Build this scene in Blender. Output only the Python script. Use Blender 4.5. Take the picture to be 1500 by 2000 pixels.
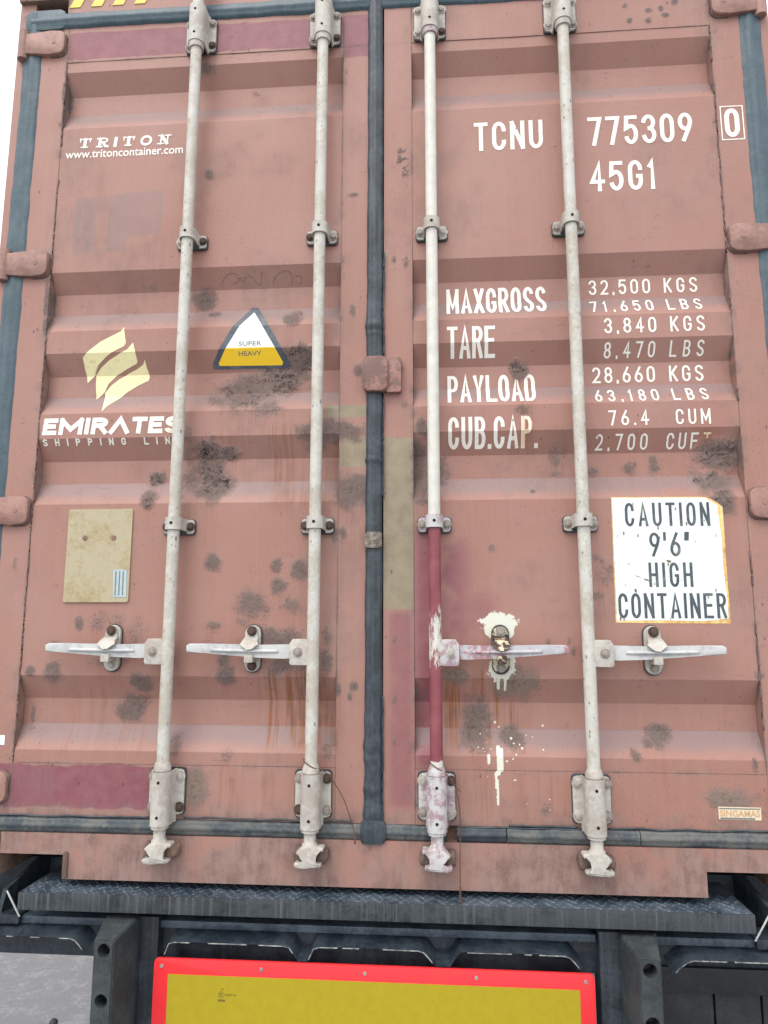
import bpy, bmesh, math, random
import numpy as np
from mathutils import Matrix, Vector

for o in list(bpy.data.objects): bpy.data.objects.remove(o)
SC = bpy.context.scene
COL = SC.collection
R = math.radians
Z0 = 1.2          # height of the container's underside above the ground

# ------------------------------------------------------------------ camera, sky, sun, exposure
cam = bpy.data.cameras.new('camera'); camo = bpy.data.objects.new('camera', cam); COL.objects.link(camo)
cam.sensor_fit = 'HORIZONTAL'; cam.sensor_width = 36.0; cam.lens = 36.0 * 1390 / 1500
cam.clip_start = 0.05; cam.clip_end = 2000
def cam_matrix(pos, yaw, pit, roll):
    cy, sy, cp, sp, cr, sr = math.cos(yaw), math.sin(yaw), math.cos(pit), math.sin(pit), math.cos(roll), math.sin(roll)
    f = Vector((sy*cp, cy*cp, sp)); r = Vector((cy, -sy, 0)); u = r.cross(f)
    r2 = cr*r + sr*u; u2 = -sr*r + cr*u
    m = Matrix((r2, u2, -f)).transposed().to_4x4(); m.translation = pos
    return m
camo.matrix_world = cam_matrix(Vector((0.1773, -2.033, 0.7016 + Z0)), -0.0754, 0.1535, 0.0015)
SC.camera = camo
SC.render.resolution_x = 768; SC.render.resolution_y = 1024

world = bpy.data.worlds.new('World'); SC.world = world; world.use_nodes = True
SUN_EL, SUN_AZ = R(58), R(205)      # azimuth clockwise from +Y: behind the camera and to its left
wn = world.node_tree; wn.nodes.clear()
sky = wn.nodes.new('ShaderNodeTexSky'); sky.sky_type = 'NISHITA'; sky.sun_disc = False
sky.sun_elevation = SUN_EL; sky.sun_rotation = SUN_AZ; sky.air_density = 1.0; sky.dust_density = 4.0
hs = wn.nodes.new('ShaderNodeHueSaturation'); hs.inputs['Saturation'].default_value = 0.75; hs.inputs['Value'].default_value = 1.0
bg = wn.nodes.new('ShaderNodeBackground'); bg.inputs['Strength'].default_value = 0.13
wo = wn.nodes.new('ShaderNodeOutputWorld')
cl = wn.nodes.new('ShaderNodeMix'); cl.data_type = 'RGBA'; cl.inputs[0].default_value = 0.65      # an even sheet of bright cloud over the sky
cl.inputs[7].default_value = (7.2, 7.3, 7.5, 1)
wn.links.new(sky.outputs[0], hs.inputs['Color']); wn.links.new(hs.outputs[0], cl.inputs[6]); wn.links.new(cl.outputs[2], bg.inputs['Color']); wn.links.new(bg.outputs[0], wo.inputs['Surface'])

sun = bpy.data.lights.new('sun', 'SUN'); sun.energy = 0.6; sun.angle = R(35); sun.color = (1.0, 0.965, 0.91)
suno = bpy.data.objects.new('sun', sun); COL.objects.link(suno)
sd = Vector((math.sin(SUN_AZ)*math.cos(SUN_EL), math.cos(SUN_AZ)*math.cos(SUN_EL), math.sin(SUN_EL)))
suno.rotation_euler = sd.to_track_quat('Z', 'Y').to_euler(); suno.location = (-6, -8, 12)

SC.view_settings.view_transform = 'Standard'; SC.view_settings.look = 'None'
SC.view_settings.exposure = 1.08; SC.view_settings.gamma = 1.0; SC.view_settings.use_curve_mapping = False

# ------------------------------------------------------------------ noise in numpy
rng = np.random.RandomState(7)
LAT = rng.rand(256, 256)
def vnoise(x, y, s, seed=0):
    x = np.asarray(x)*s + seed*17.31; y = np.asarray(y)*s + seed*9.77
    xi = np.floor(x).astype(int); yi = np.floor(y).astype(int); fx = x-xi; fy = y-yi
    fx = fx*fx*(3-2*fx); fy = fy*fy*(3-2*fy)
    a = LAT[xi % 256, yi % 256]; b = LAT[(xi+1) % 256, yi % 256]; c = LAT[xi % 256, (yi+1) % 256]; d = LAT[(xi+1) % 256, (yi+1) % 256]
    return a*(1-fx)*(1-fy)+b*fx*(1-fy)+c*(1-fx)*fy+d*fx*fy
def fbm(x, y, s, seed=0, o=4):
    t = 0; a = .5; n = 0
    for i in range(o):
        t = t + a*vnoise(x, y, s*2**i, seed+i*3); n += a; a *= .55
    return t/n
def sm(a, b, x):
    t = np.clip((x-a)/(b-a), 0, 1); return t*t*(3-2*t)

# ------------------------------------------------------------------ the door's corrugation and its wear, in the container's own metres
RZ = [(2.508, 2.443, 2.374, 2.302), (1.797, 1.737, 1.667, 1.600), (1.527, 1.463, 1.394, 1.332), (1.254, 1.189, 1.118, 1.050), (.548, .480, .409, .340)]
def prof(x, z):
    x = np.asarray(x, float); z = np.asarray(z, float)
    inside = (np.abs(x) > .11) & (np.abs(x) < 1.04) & (z > .304) & (z < 2.545)
    y = np.zeros_like(z)
    for a, b, c, d in RZ:
        t = np.clip(np.minimum((a-z)/(a-b), (z-d)/(c-d)), 0, 1)
        y = np.maximum(y, .036*t)
    return np.where(inside, y+.002, 0.0)
RUST = [(-0.561,2.504,0.024,0.02),(-0.541,2.116,0.013,0.016),(-0.551,1.705,0.032,0.032),(-0.263,1.626,0.028,0.022,2),(-0.51,1.652,0.019,0.009),(-0.406,1.394,0.08,0.053,2),(-0.286,1.448,0.08,0.053,2),(-0.229,1.497,0.056,0.034,2),(-0.332,1.332,0.046,0.031),(-0.573,1.258,0.023,0.062),(-0.568,1.215,0.031,0.038),(-0.51,1.178,0.043,0.058,2),(-0.448,1.207,0.028,0.021,2),(-0.49,1.105,0.046,0.046,2),(-0.569,1.123,0.031,0.053),(-0.668,1.133,0.025,0.025,2),(-0.68,1.064,0.021,0.027,2),(-0.188,1.258,0.04,0.038),(-0.479,0.874,0.021,0.021),(-0.289,0.863,0.015,0.022),(-0.217,0.855,0.027,0.03),(-0.28,0.803,0.022,0.022),(-0.361,0.752,0.044,0.037),(-0.244,0.752,0.029,0.029),(-0.382,0.701,0.021,0.015),(-0.816,0.7,0.027,0.027),(-0.758,0.705,0.037,0.027),(-0.694,0.671,0.03,0.033),(-0.77,0.588,0.059,0.021),(-0.943,0.631,0.018,0.018),(-0.941,0.561,0.024,0.033),(-0.87,0.7,0.012,0.021),(-0.677,0.53,0.029,0.021),(-0.707,0.458,0.041,0.035),(-0.429,0.55,0.022,0.026),(-0.435,0.595,0.018,0.023),(-0.284,0.658,0.073,0.026),(-0.26,0.579,0.065,0.026),(-0.472,0.691,0.027,0.012),(-0.574,0.363,0.02,0.032),(-0.414,0.333,0.02,0.017),(-0.133,0.35,0.021,0.028),(-0.137,0.673,0.017,0.029),(-0.505,0.242,0.036,0.05,3),(-0.071,1.641,0.009,0.022),(-0.054,1.445,0.014,0.018),(-0.114,1.262,0.076,0.033),(-0.066,1.078,0.048,0.045),(-0.062,0.524,0.011,0.011),(-0.105,0.517,0.009,0.017),(-0.072,0.496,0.007,0.011),(-0.095,0.958,0.009,0.018),(-0.118,0.951,0.012,0.021),(0.426,1.446,0.023,0.027,2),(0.428,1.316,0.021,0.015),(0.445,1.238,0.012,0.015),(0.528,1.192,0.024,0.03),(0.524,1.131,0.018,0.012),(0.631,1.134,0.018,0.018),(0.736,1.144,0.02,0.022),(0.805,1.153,0.015,0.026),(0.454,1.075,0.007,0.007),(0.127,1.168,0.022,0.06),(0.139,1.079,0.03,0.042),(0.176,1.136,0.033,0.045),(0.137,1.268,0.018,0.027),(0.176,1.841,0.016,0.019),(0.991,1.177,0.052,0.036,2),(0.954,1.101,0.052,0.032,2),(0.978,1.044,0.027,0.036,2),(0.642,0.837,0.031,0.036),(0.618,0.773,0.02,0.02),(0.632,0.877,0.017,0.014),(0.331,0.911,0.012,0.012),(0.386,0.541,0.057,0.04,3),(0.224,0.554,0.037,0.02,3),(0.288,0.447,0.037,0.042),(0.272,0.393,0.039,0.036),(0.377,0.388,0.031,0.028),(0.773,0.399,0.028,0.03),(0.738,0.379,0.014,0.011),(0.704,0.345,0.011,0.014),(0.939,0.243,0.051,0.023,3),(0.458,0.201,0.016,0.019),(0.53,0.422,0.007,0.007),(0.474,0.542,0.006,0.007),(0.48,0.649,0.009,0.009),(0.537,0.653,0.007,0.01),(0.549,0.623,0.008,0.014),(0.785,2.633,0.01,0.011),(0.855,2.61,0.01,0.01),(0.895,2.616,0.008,0.011),(0.938,2.632,0.01,0.011),(0.799,2.581,0.008,0.01),(0.853,2.573,0.008,0.01),(0.909,2.591,0.013,0.008),(-0.074,2.022,0.016,0.008),(0.053,0.374,0.006,0.011),(0.053,0.491,0.009,0.014),(0.053,0.652,0.01,0.009),(0.077,1.45,0.011,0.018),(0.084,1.339,0.012,0.012),(0.09,1.793,0.009,0.019),(0.054,1.803,0.006,0.016),(0.078,2.137,0.022,0.032,1),(0.086,2.101,0.013,0.048,1),(-1.038,2.32,0.015,0.01),(-1.039,2.426,0.008,0.051),(-1.045,1.71,0.008,0.065),(-1.041,1.616,0.01,0.032),(-1.007,0.56,0.015,0.015),(1.041,0.56,0.011,0.011),(1.011,0.321,0.008,0.019),(1.037,1.482,0.006,0.015),(1.033,2.209,0.008,0.016),(-0.404,2.42,0.013,0.01),(-0.597,0.932,0.015,0.018),(-1.08,0.881,0.008,0.018),(-1.01,0.426,0.007,0.037),(-0.136,0.594,0.02,0.029)]
def box_mask(x, z, x0, x1, z0, z1, e=.006):
    return sm(-e, e, x-x0)*sm(-e, e, x1-x)*sm(-e, e, z-z0)*sm(-e, e, z1-z)
def fields(x, z):
    """wear masks at (x, z): A = rust, fresh maroon paint, khaki primer, grime;  B = orange streaks, old sticker glue plus ledge dust with painted shade, white paint slops, cracks"""
    n1 = fbm(x, z, 9, 1); n2 = fbm(x, z, 28, 5); n3 = fbm(x, z, 75, 9, 3)
    wx = (n2-.5)*1.1; wz = (fbm(x, z, 28, 15)-.5)*1.1
    rust = np.zeros_like(x); crack = np.zeros_like(x); tan = np.zeros_like(x); lift = np.zeros_like(x); streak = np.zeros_like(x)
    grain = (n3-.5)
    for i, p in enumerate(RUST):
        cx, cz, rx, rz = p[:4]; k = p[4] if len(p) > 4 else 0
        sel = (np.abs(x-cx) < rx*2.2+.02) & (z < cz+rz*2.2) & (z > cz-max(rz*8, .10))
        if not sel.any(): continue
        X = x[sel]; Z = z[sel]
        d = np.sqrt(((X-cx)/rx+wx[sel]*1.0)**2+((Z-cz)/rz+wz[sel]*1.0)**2)
        m = np.clip((1.7-d)/1.25, 0, 1)
        if k == 1: m = m*sm(.5, .62, n3[sel])*.9
        if k in (0,): m = m*(.72+.25*math.sin(i*12.9898))
        rust[sel] = np.maximum(rust[sel], m)
        if k == 3: tan[sel] = np.maximum(tan[sel], np.clip(m*1.3, 0, 1))
        if k == 2:
            c = np.clip(m*2-.75, 0, 1)*sm(.38, .55, fbm(X, Z, 12, 33))
            crack[sel] = np.maximum(crack[sel], c)
            pl = sm(.49, .51, fbm(X, Z, 20, 20+i % 5))
            lift[sel] = np.maximum(lift[sel], np.clip(m*1.6-.3, 0, 1)*(.0012+.0032*pl))
        # run-off below the spot
        below = np.clip((cz-Z)/max(rz*6, .07), 0, 1)
        run = np.exp(-((X-cx)/(rx*.75))**2)*sm(0, .12, below)*(1-below)*(.35+.65*fbm(X, Z*.06, 60, 40))
        streak[sel] = np.maximum(streak[sel], run*(.62 if k != 1 else .2)*min(1.0, rx/.028))
    # heavier rust runs
    vs = fbm(x, z*.05, 55, 51)
    for x0, x1, z0, z1, s in ((-.33, -.115, .36, .56, 1.6), (.15, .42, .36, .57, 1.1), (-.98, -.62, .33, .52, .35), (-.33, -.14, 1.03, 1.30, .55), (-.58, -.40, 1.16, 1.27, .5),
                              (.41, .455, 1.19, 1.45, .8), (.92, .975, 1.17, 1.24, .9), (-.5, -.13, .17, .30, .45), (.2, .6, .17, .30, .4), (-.62,-.585,1.2,1.32,.8)):
        streak = np.maximum(streak, s*box_mask(x, z, x0, x1, z0, z1, .03)*sm(.36, .64, vs))
    for x0, x1, z0, z1, s in ((.415, .47, 1.345, 1.44, .55), (.428, .462, 1.19, 1.30, .95), (.932, .966, 1.19, 1.245, 1.0), (-.625, -.59, 1.22, 1.29, .9)):
        streak = np.maximum(streak, s*box_mask(x, z, x0, x1, z0, z1, .012)*(.35+.9*n2))
    free = 1-np.maximum(box_mask(x, z, -.52, -.255, 1.465, 1.685, .006), box_mask(x, z, .655, .985, .69, 1.065, .006)); lift = lift*free
    e = (n2-.5)*.012
    crim = np.maximum.reduce([box_mask(x+e*.3, z+e, -1.036, -.028, 2.553, 2.655+0*x, .003)*1.0,
        box_mask(x, z+e, -.107, -.02, 2.506, 2.66, .004),
        box_mask(x+e, z+e*1.6, -1.20, -.628, .185, .301, .004),
        .62*box_mask(x, z, .035, .108, .20, .735, .02)*sm(.25, .6, fbm(x, z, 6, 60)+.12*sm(.04,.1,x)),
        .85*box_mask(x, z, .108, .178, .30, .985, .03),
        .75*box_mask(x, z, .11, .27, .62, .95, .07)*sm(.3, .55, fbm(x, z, 7, 61)),
        .5*box_mask(x, z, .11, .35, .66, .80, .05)])
    khak = np.maximum.reduce([box_mask(x+e*.4, z+e*.4, .022, .1085, .737, 1.238, .003), box_mask(x+e, z+e, -.108, -.02, 1.152, 1.243, .004), box_mask(x+e*2, z+e, -.150, -.02, 1.305, 1.342, .006)])
    glue_ledge_shade = box_mask(x+e*1.5, z+e*1.5+(x+.83)*-.08, -.975, -.682, 1.862, 2.062, .003)*.56*np.where((x > -.90) & (x < -.865) & (z < 1.985-(n2-.5)*.1), 0, 1)*np.where((z < 1.905+(n1-.5)*.12) & (x > -.80), 0, 1)
    # white paint slopped round the patched catch, and its drips
    def ell(cx, cz, rx, rz, a=.5): return np.clip(1.5-np.sqrt(((x-cx)/rx+(n3-.5)*a*2)**2+((z-cz)/rz+(n2-.5)*a*2)**2), 0, 1)
    wp = np.maximum.reduce([ell(.347, .703, .052, .026), ell(.322, .682, .016, .024), ell(.378, .683, .014, .026), ell(.350, .572, .036, .030), ell(.374, .592, .016, .026)])
    def drip(cx, zt, zb, r): return np.clip(1.6-np.abs(x-cx+(n1-.5)*.006)/r, 0, 1)*sm(zb-.002, zb+.004, z)*sm(zt+.004, zt-.002, z)
    for q in ((.332, .57, .535, .003), (.342, .56, .515, .0035), (.361, .56, .512, .003), (.338, .366, .290, .0045), (.330, .30, .255, .003), (.334, .28, .212, .0028), (.312, .345, .318, .0035), (.347, .36, .30, .003)):
        wp = np.maximum(wp, drip(*q))
    for i in range(40):
        q = random.Random(i); cx = .30+q.random()*.22-.04; cz = .20+q.random()*.23; r = .0010+.0022*q.random()**3
        wp = np.maximum(wp, np.clip(1.8-np.hypot(x-cx, z-cz)/r, 0, 1)*.9)
    # grime: along seams, at the foot; upward ledges get dust with painted shade
    g = np.zeros_like(x)
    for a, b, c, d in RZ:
        glue_ledge_shade = np.maximum(glue_ledge_shade, (.25+.75*sm(d-.002, d+.05, z))*sm(d-.004, d+.010, z)*sm(c+.005, c-.003, z)*(.62+.5*n1)*((np.abs(x) > .11) & (np.abs(x) < 1.04)))
    for sx in (-1.04, -.11, .11, 1.04):
        g = np.maximum(g, np.exp(-np.abs(x-sx)/.004)*(.35+.9*sm(.45, .65, n1))*.75)
        g = np.maximum(g, np.exp(-np.abs(x-sx)/.016)*sm(.56, .72, fbm(x, z, 14, 70))*.9)
    for sz in (.304, 2.545):
        g = np.maximum(g, np.exp(-np.abs(z-sz)/.004)*(.3+.9*sm(.45, .65, n1))*.75*(np.abs(x) < 1.04))
    g = np.maximum(g, sm(.215, .165, z+(n2-.5)*.05)*.75*sm(.35, .6, n1+.1))
    g = np.maximum(g, sm(.13, .0, z+(n2-.5)*.10)*.80*sm(.25, .55, n1+.08)); g = np.maximum(g, .62*(z < .12)*sm(.46, .66, fbm(x, z*.35, 22, 79)))
    g = np.maximum(g, .8*np.exp(-np.abs(x+.012+.012*np.sin(z*60))/.002)*(z < .12))
    g = np.maximum(g, .6*sm(.35,.6,n2)*np.maximum.reduce([np.exp(-((x-c)/.045)**2) for c in (-.58, -.169, .169, .58, .03)])*sm(.10, .04, z))
    g = np.maximum(g, .30*sm(.55, .75, fbm(x, z, 5, 77)))
    # fine scratches and smears
    sc = sm(.80, .86, fbm(x*1.0, z*4.0, 34, 88, 2))*sm(.55, .7, fbm(x, z, 4, 89)); g = np.maximum(g, sc*.8)
    return dict(rust=rust, crim=crim, khak=khak, grime=np.clip(g, 0, 1), streak=np.clip(streak, 0, 1), glue_ledge_shade=glue_ledge_shade, white=wp, crack=np.clip(crack, 0, 1), lift=lift, tan=tan, n3=n3)
def set_attrs(me, xs, zs, f=None):
    f = f or fields(np.asarray(xs, float), np.asarray(zs, float))
    n = len(xs)
    for nm, ks in (('wear_a', ('rust', 'crim', 'khak', 'grime')), ('wear_b', ('streak', 'glue_ledge_shade', 'white', 'crack'))):
        at = me.attributes.new(nm, 'FLOAT_COLOR', 'POINT')
        at.data.foreach_set('color', np.stack([f[k] for k in ks], 1).astype(np.float32).ravel())
    at = me.attributes.new('tan', 'FLOAT', 'POINT'); at.data.foreach_set('value', f['tan'].astype(np.float32))

# ------------------------------------------------------------------ materials
class G:
    def __init__(s, name):
        s.m = bpy.data.materials.new(name); s.m.use_nodes = True; s.t = s.m.node_tree; s.t.nodes.clear()
        s.out = s.t.nodes.new('ShaderNodeOutputMaterial'); s.b = s.t.nodes.new('ShaderNodeBsdfPrincipled'); s.t.links.new(s.b.outputs[0], s.out.inputs['Surface'])
        s.tc = s.t.nodes.new('ShaderNodeTexCoord')
    def L(s, a, b): s.t.links.new(a, b)
    def put(s, inp, v):
        if hasattr(v, 'is_linked') or isinstance(v, bpy.types.NodeSocket): s.L(v, inp)
        elif isinstance(v, (tuple, list)): inp.default_value = tuple(v)+((1,) if len(v) == 3 and len(inp.default_value) == 4 else ())
        else: inp.default_value = v
    def co(s, scale=(1, 1, 1), src='Object'):
        mp = s.t.nodes.new('ShaderNodeMapping'); mp.inputs['Scale'].default_value = scale; s.L(s.tc.outputs[src], mp.inputs['Vector']); return mp.outputs[0]
    def noise(s, sc, vec=None, det=4, rough=.55, dist=0):
        n = s.t.nodes.new('ShaderNodeTexNoise'); n.inputs['Scale'].default_value = sc; n.inputs['Detail'].default_value = det; n.inputs['Roughness'].default_value = rough; n.inputs['Distortion'].default_value = dist
        s.L(vec if vec is not None else s.tc.outputs['Object'], n.inputs['Vector']); return n.outputs['Fac']
    def vor(s, sc, vec=None, out='Distance', rnd=1):
        n = s.t.nodes.new('ShaderNodeTexVoronoi'); n.inputs['Scale'].default_value = sc; n.inputs['Randomness'].default_value = rnd
        s.L(vec if vec is not None else s.tc.outputs['Object'], n.inputs['Vector']); return n.outputs[out]
    def dots(s, sc, vec, r0, r1, keep):
        # spots of uneven size: only some cells carry one
        n = s.t.nodes.new('ShaderNodeTexVoronoi'); n.inputs['Scale'].default_value = sc; s.L(vec, n.inputs['Vector'])
        c = s.sep(n.outputs['Color']); size = s.ma('MULTIPLY', c[1], c[1])
        d = s.ma('DIVIDE', n.outputs['Distance'], s.ma('ADD', size, .35))
        return s.ma('MULTIPLY', s.mp(d, r0, r1, 1, 0), s.mp(c[0], keep, keep+.02))
    def mp(s, v, a, b, c=0., d=1., smooth=True):
        n = s.t.nodes.new('ShaderNodeMapRange'); n.interpolation_type = 'SMOOTHSTEP' if smooth else 'LINEAR'
        s.put(n.inputs[0], v); n.inputs[1].default_value = a; n.inputs[2].default_value = b; n.inputs[3].default_value = c; n.inputs[4].default_value = d; return n.outputs[0]
    def ma(s, op, a, b=0.):
        n = s.t.nodes.new('ShaderNodeMath'); n.operation = op; s.put(n.inputs[0], a); s.put(n.inputs[1], b); return n.outputs[0]
    def mix(s, f, a, b, mode='MIX'):
        n = s.t.nodes.new('ShaderNodeMix'); n.data_type = 'RGBA'; n.blend_type = mode; s.put(n.inputs[0], f); s.put(n.inputs[6], a); s.put(n.inputs[7], b); return n.outputs[2]
    def attr(s, name):
        n = s.t.nodes.new('ShaderNodeAttribute'); n.attribute_name = name; return n
    def sep(s, col):
        n = s.t.nodes.new('ShaderNodeSeparateColor'); s.L(col, n.inputs[0]); return n.outputs
    def bump(s, h, dist=.002, st=1.0, prev=None):
        n = s.t.nodes.new('ShaderNodeBump'); n.inputs['Distance'].default_value = dist; n.inputs['Strength'].default_value = st; s.L(h, n.inputs['Height'])
        if prev is not None: s.L(prev, n.inputs['Normal'])
        return n.outputs[0]
    def fin(s, col, rough=.5, normal=None, metal=0., spec=.5):
        s.put(s.b.inputs['Base Color'], col); s.put(s.b.inputs['Roughness'], rough); s.put(s.b.inputs['Metallic'], metal); s.put(s.b.inputs['Specular IOR Level'], spec)
        if normal is not None: s.L(normal, s.b.inputs['Normal'])
        return s.m
MAT = {}
def wear_material(name, base_a, base_b, letters=False, clean=False):
    g = G(name)
    A = g.attr('wear_a'); B = g.attr('wear_b'); T = g.attr('tan')
    a = g.sep(A.outputs['Color']); b = g.sep(B.outputs['Color'])
    rust, crim, khak, grime = a[0], a[1], a[2], A.outputs['Alpha']; streak, glue_ledge_shade, white, crack = b[0], b[1], b[2], B.outputs['Alpha']
    big = g.noise(2.2, det=5); mid = g.noise(24, det=5); fine = g.noise(170, det=6, rough=.7); gr = g.noise(420, det=3, rough=.8)
    vert = g.noise(1, g.co((70, 10, 2.2)), det=4)
    col = g.mix(g.mp(big, .30, .70), base_a, base_b)
    col = g.mix(g.ma('MULTIPLY', g.mp(vert, .45, .75), .13), col, (.42, .26, .215) if not letters else base_a)
    col = g.mix(g.ma('MULTIPLY', g.mp(mid, .5, .8), .20), col, (.25, .12, .09) if not letters else (.5, .42, .33))
    if not letters:
        # chalky maroon repair paint, primer, old sticker, ledge dust with painted shade, overspray: things painted on the steel
        edge = g.ma('MULTIPLY', g.ma('SUBTRACT', mid, .5), .5)
        cm = g.mp(g.ma('ADD', crim, g.ma('MULTIPLY', g.ma('SUBTRACT', fine, .5), .25)), .05, .95)
        col = g.mix(cm, col, g.mix(g.mp(mid, .3, .7), (.215, .070, .085), (.255, .095, .110)))
        col = g.mix(g.mp(g.ma('ADD', khak, edge), .35, .65), col, g.mix(g.mp(mid, .3, .7), (.30, .250, .165), (.25, .205, .135)))
        gh = g.mp(g.ma('ADD', glue_ledge_shade, g.ma('MULTIPLY', g.ma('SUBTRACT', vert, .5), .8)), .20, .85)
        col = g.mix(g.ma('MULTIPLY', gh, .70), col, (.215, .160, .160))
    # tiny pitting
    dots = g.vor(105, g.co((1, 1, .55)))
    keep = g.mp(g.noise(5, det=3), .45, .65)
    dm = g.ma('MULTIPLY', g.mp(dots, .07, .16, 1, 0), keep)
    dm = g.ma('MAXIMUM', dm, g.ma('MULTIPLY', g.dots(62, g.co((1, 1, .5)), .08, .17, .72), g.mp(g.noise(3.1, det=2), .32, .50)))
    dots3 = g.vor(210, g.co((1, 1, .5))); dm = g.ma('MAXIMUM', dm, g.ma('MULTIPLY', g.mp(dots3, .10, .22, .8, 0), g.mp(g.noise(2.4, det=3), .44, .62)))
    col = g.mix(g.ma('MULTIPLY', dm, .85), col, (.085, .045, .038))
    # rust runs
    sk = g.ma('MULTIPLY', streak, g.mp(g.noise(1, g.co((150, 10, 5)), det=3), .30, .68))
    col = g.mix(g.ma('MULTIPLY', sk, .95), col, g.mix(g.mp(mid, .35, .65), (.27, .088, .022), (.19, .075, .040)) if not letters else (.62, .30, .07))
    # grime
    gm = g.ma('MULTIPLY', grime, g.mp(fine, .25, .75, .5, 1.15) if not letters else .35)
    col = g.mix(g.ma('MULTIPLY', gm, .85), col, g.mix(g.mp(g.ma('ADD', g.ma('MULTIPLY', mid, .5), g.ma('MULTIPLY', g.noise(1, g.co((60, 20, 14)), det=5, rough=.65), .5)), .40, .60), (.245, .20, .178), (.115, .092, .086)))
    # scabs of rust: granular edges, mottled inside
    rm = g.mp(g.ma('ADD', rust, g.ma('ADD', g.ma('MULTIPLY', g.ma('SUBTRACT', fine, .5), 1.35), g.ma('MULTIPLY', g.ma('SUBTRACT', mid, .5), 1.1))), .24, .82)
    rs = g.mp(rust, .0, .85)
    rc = g.mix(g.mp(gr, .32, .68), (.125, .092, .083), (.225, .168, .148))
    rc = g.mix(g.mp(fine, .50, .80), rc, (.070, .050, .045))
    rc = g.mix(g.ma('MULTIPLY', g.mp(mid, .56, .72), .55), rc, (.21, .10, .055))
    rc = g.mix(g.ma('MULTIPLY', T.outputs['Fac'], .6), rc, (.27, .205, .155))
    col = g.mix(g.ma('MULTIPLY', rs, .45), col, (.20, .15, .14))
    col = g.mix(g.ma('MULTIPLY', rm, .90 if not letters else .45), col, rc)
    cn = g.ma('ABSOLUTE', g.ma('SUBTRACT', g.noise(26, det=4, rough=.6, dist=.6), .5))
    cl_ = g.ma('MULTIPLY', g.mp(cn, .006, .016, 1, 0), g.mp(crack, .2, .6))
    col = g.mix(cl_, col, (.012, .009, .009))  # near-black lines paint in the shade inside the flake cracks
    core = g.ma('MULTIPLY', g.mp(rust, .55, 1.0), g.mp(g.noise(75, det=4, rough=.7), .46, .68))
    col = g.mix(g.ma('MULTIPLY', core, .55), col, (.060, .044, .042))
    if not letters:
        wm = g.mp(g.ma('ADD', white, g.ma('MULTIPLY', g.ma('SUBTRACT', fine, .5), .9)), .45, .60)
        col = g.mix(wm, col, g.mix(g.mp(fine, .3, .7), (.62, .66, .58), (.72, .70, .58)))
    if letters:
        chip = g.mp(g.ma('ADD', g.noise(60, det=5, rough=.7), g.ma('MULTIPLY', g.noise(9, det=2), .5)), .985, 1.04)
        col = g.mix(chip, col, (.31, .16, .12))
    h = g.ma('ADD', g.ma('MULTIPLY', gr, g.ma('ADD', g.ma('MULTIPLY', rm, 1.0), .035)), g.ma('MULTIPLY', g.noise(14, det=3), .25))
    nb = g.bump(h, .0022, .75)
    ro = g.mix(g.ma('MAXIMUM', rm, gm), (.50, .50, .50), (.9, .9, .9))
    return g.fin(col, ro, nb, spec=.42)
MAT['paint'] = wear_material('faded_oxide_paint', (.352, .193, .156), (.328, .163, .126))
MAT['letter'] = wear_material('white_lettering_paint', (.86, .84, .76), (.82, .80, .72), letters=True)
MAT['letter_yellow'] = wear_material('pale_yellow_lettering', (.86, .79, .45), (.84, .77, .43), letters=True)
def simple(name, c1, c2, sc=20, rough=.5, bump=.0008, speck=None, dust=None, metal=0., spec=.5, vstreak=None, sp_scale=120, sp_size=.10, sp_keep=(.4, .6)):
    g = G(name)
    col = g.mix(g.mp(g.noise(sc, det=6, rough=.65), .30, .70), c1, c2)
    if vstreak: col = g.mix(g.ma('MULTIPLY', g.mp(g.noise(1, g.co((90, 30, 3)), det=4), .48, .75), vstreak[1]), col, vstreak[0])
    if speck: col = g.mix(g.ma('MULTIPLY', g.dots(sp_scale*1.3, g.co((1, 1, .45)), sp_size*.7, sp_size*1.4, .55), g.mp(g.noise(7, det=2), *sp_keep)), col, speck)
    r = rough
    if dust:
        dm = g.mp(g.ma('ADD', g.noise(11, det=6, rough=.7), g.ma('MULTIPLY', g.noise(90, det=3), .35)), *dust[1])
        col = g.mix(g.ma('MULTIPLY', dm, dust[2]), col, dust[0])
    nb = g.bump(g.noise(sc*9, det=5, rough=.7), bump, .8)
    return g.fin(col, r, nb, metal, spec)
MAT['rod'] = simple('chalky_white_rod_paint', (.57, .56, .50), (.50, .49, .435), 30, .5, .0005, speck=(.14, .115, .10), dust=((.36, .30, .23), (.58, .82), .6), sp_scale=75, sp_size=.22, sp_keep=(.36, .52))
MAT['bracket'] = simple('grey_white_bracket_paint', (.53, .51, .455), (.44, .42, .37), 35, .55, .0008, speck=(.15, .12, .10), dust=((.30, .24, .20), (.60, .80), .55), sp_scale=90, sp_size=.12)
MAT['galv'] = simple('galvanised_handle', (.46, .47, .465), (.38, .39, .39), 60, .45, .0012, speck=(.18, .17, .17), dust=((.62, .62, .60), (.55, .75), .6), sp_scale=150, sp_size=.12)
MAT['bolt'] = simple('dull_bolt_steel', (.36, .33, .29), (.22, .18, .15), 90, .5, .0008)
MAT['rust_bolt'] = simple('rusty_bolt', (.11, .065, .045), (.05, .034, .03), 120, .75, .0015)
MAT['rust_metal'] = simple('scaly_brown_rust', (.15, .085, .06), (.07, .045, .038), 60, .85, .003, dust=((.26, .17, .12), (.5, .7), .8))
MAT['pale_rust'] = simple('pale_scaly_rust', (.27, .205, .185), (.17, .12, .105), 60, .85, .003, dust=((.12, .075, .055), (.5, .68), .8))
MAT['rubber'] = simple('black_weathered_rubber', (.018, .025, .033), (.032, .042, .052), 18, .5, .0015, dust=((.09, .115, .13), (.58, .85), .45), vstreak=((.075, .095, .11), .5))
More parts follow.
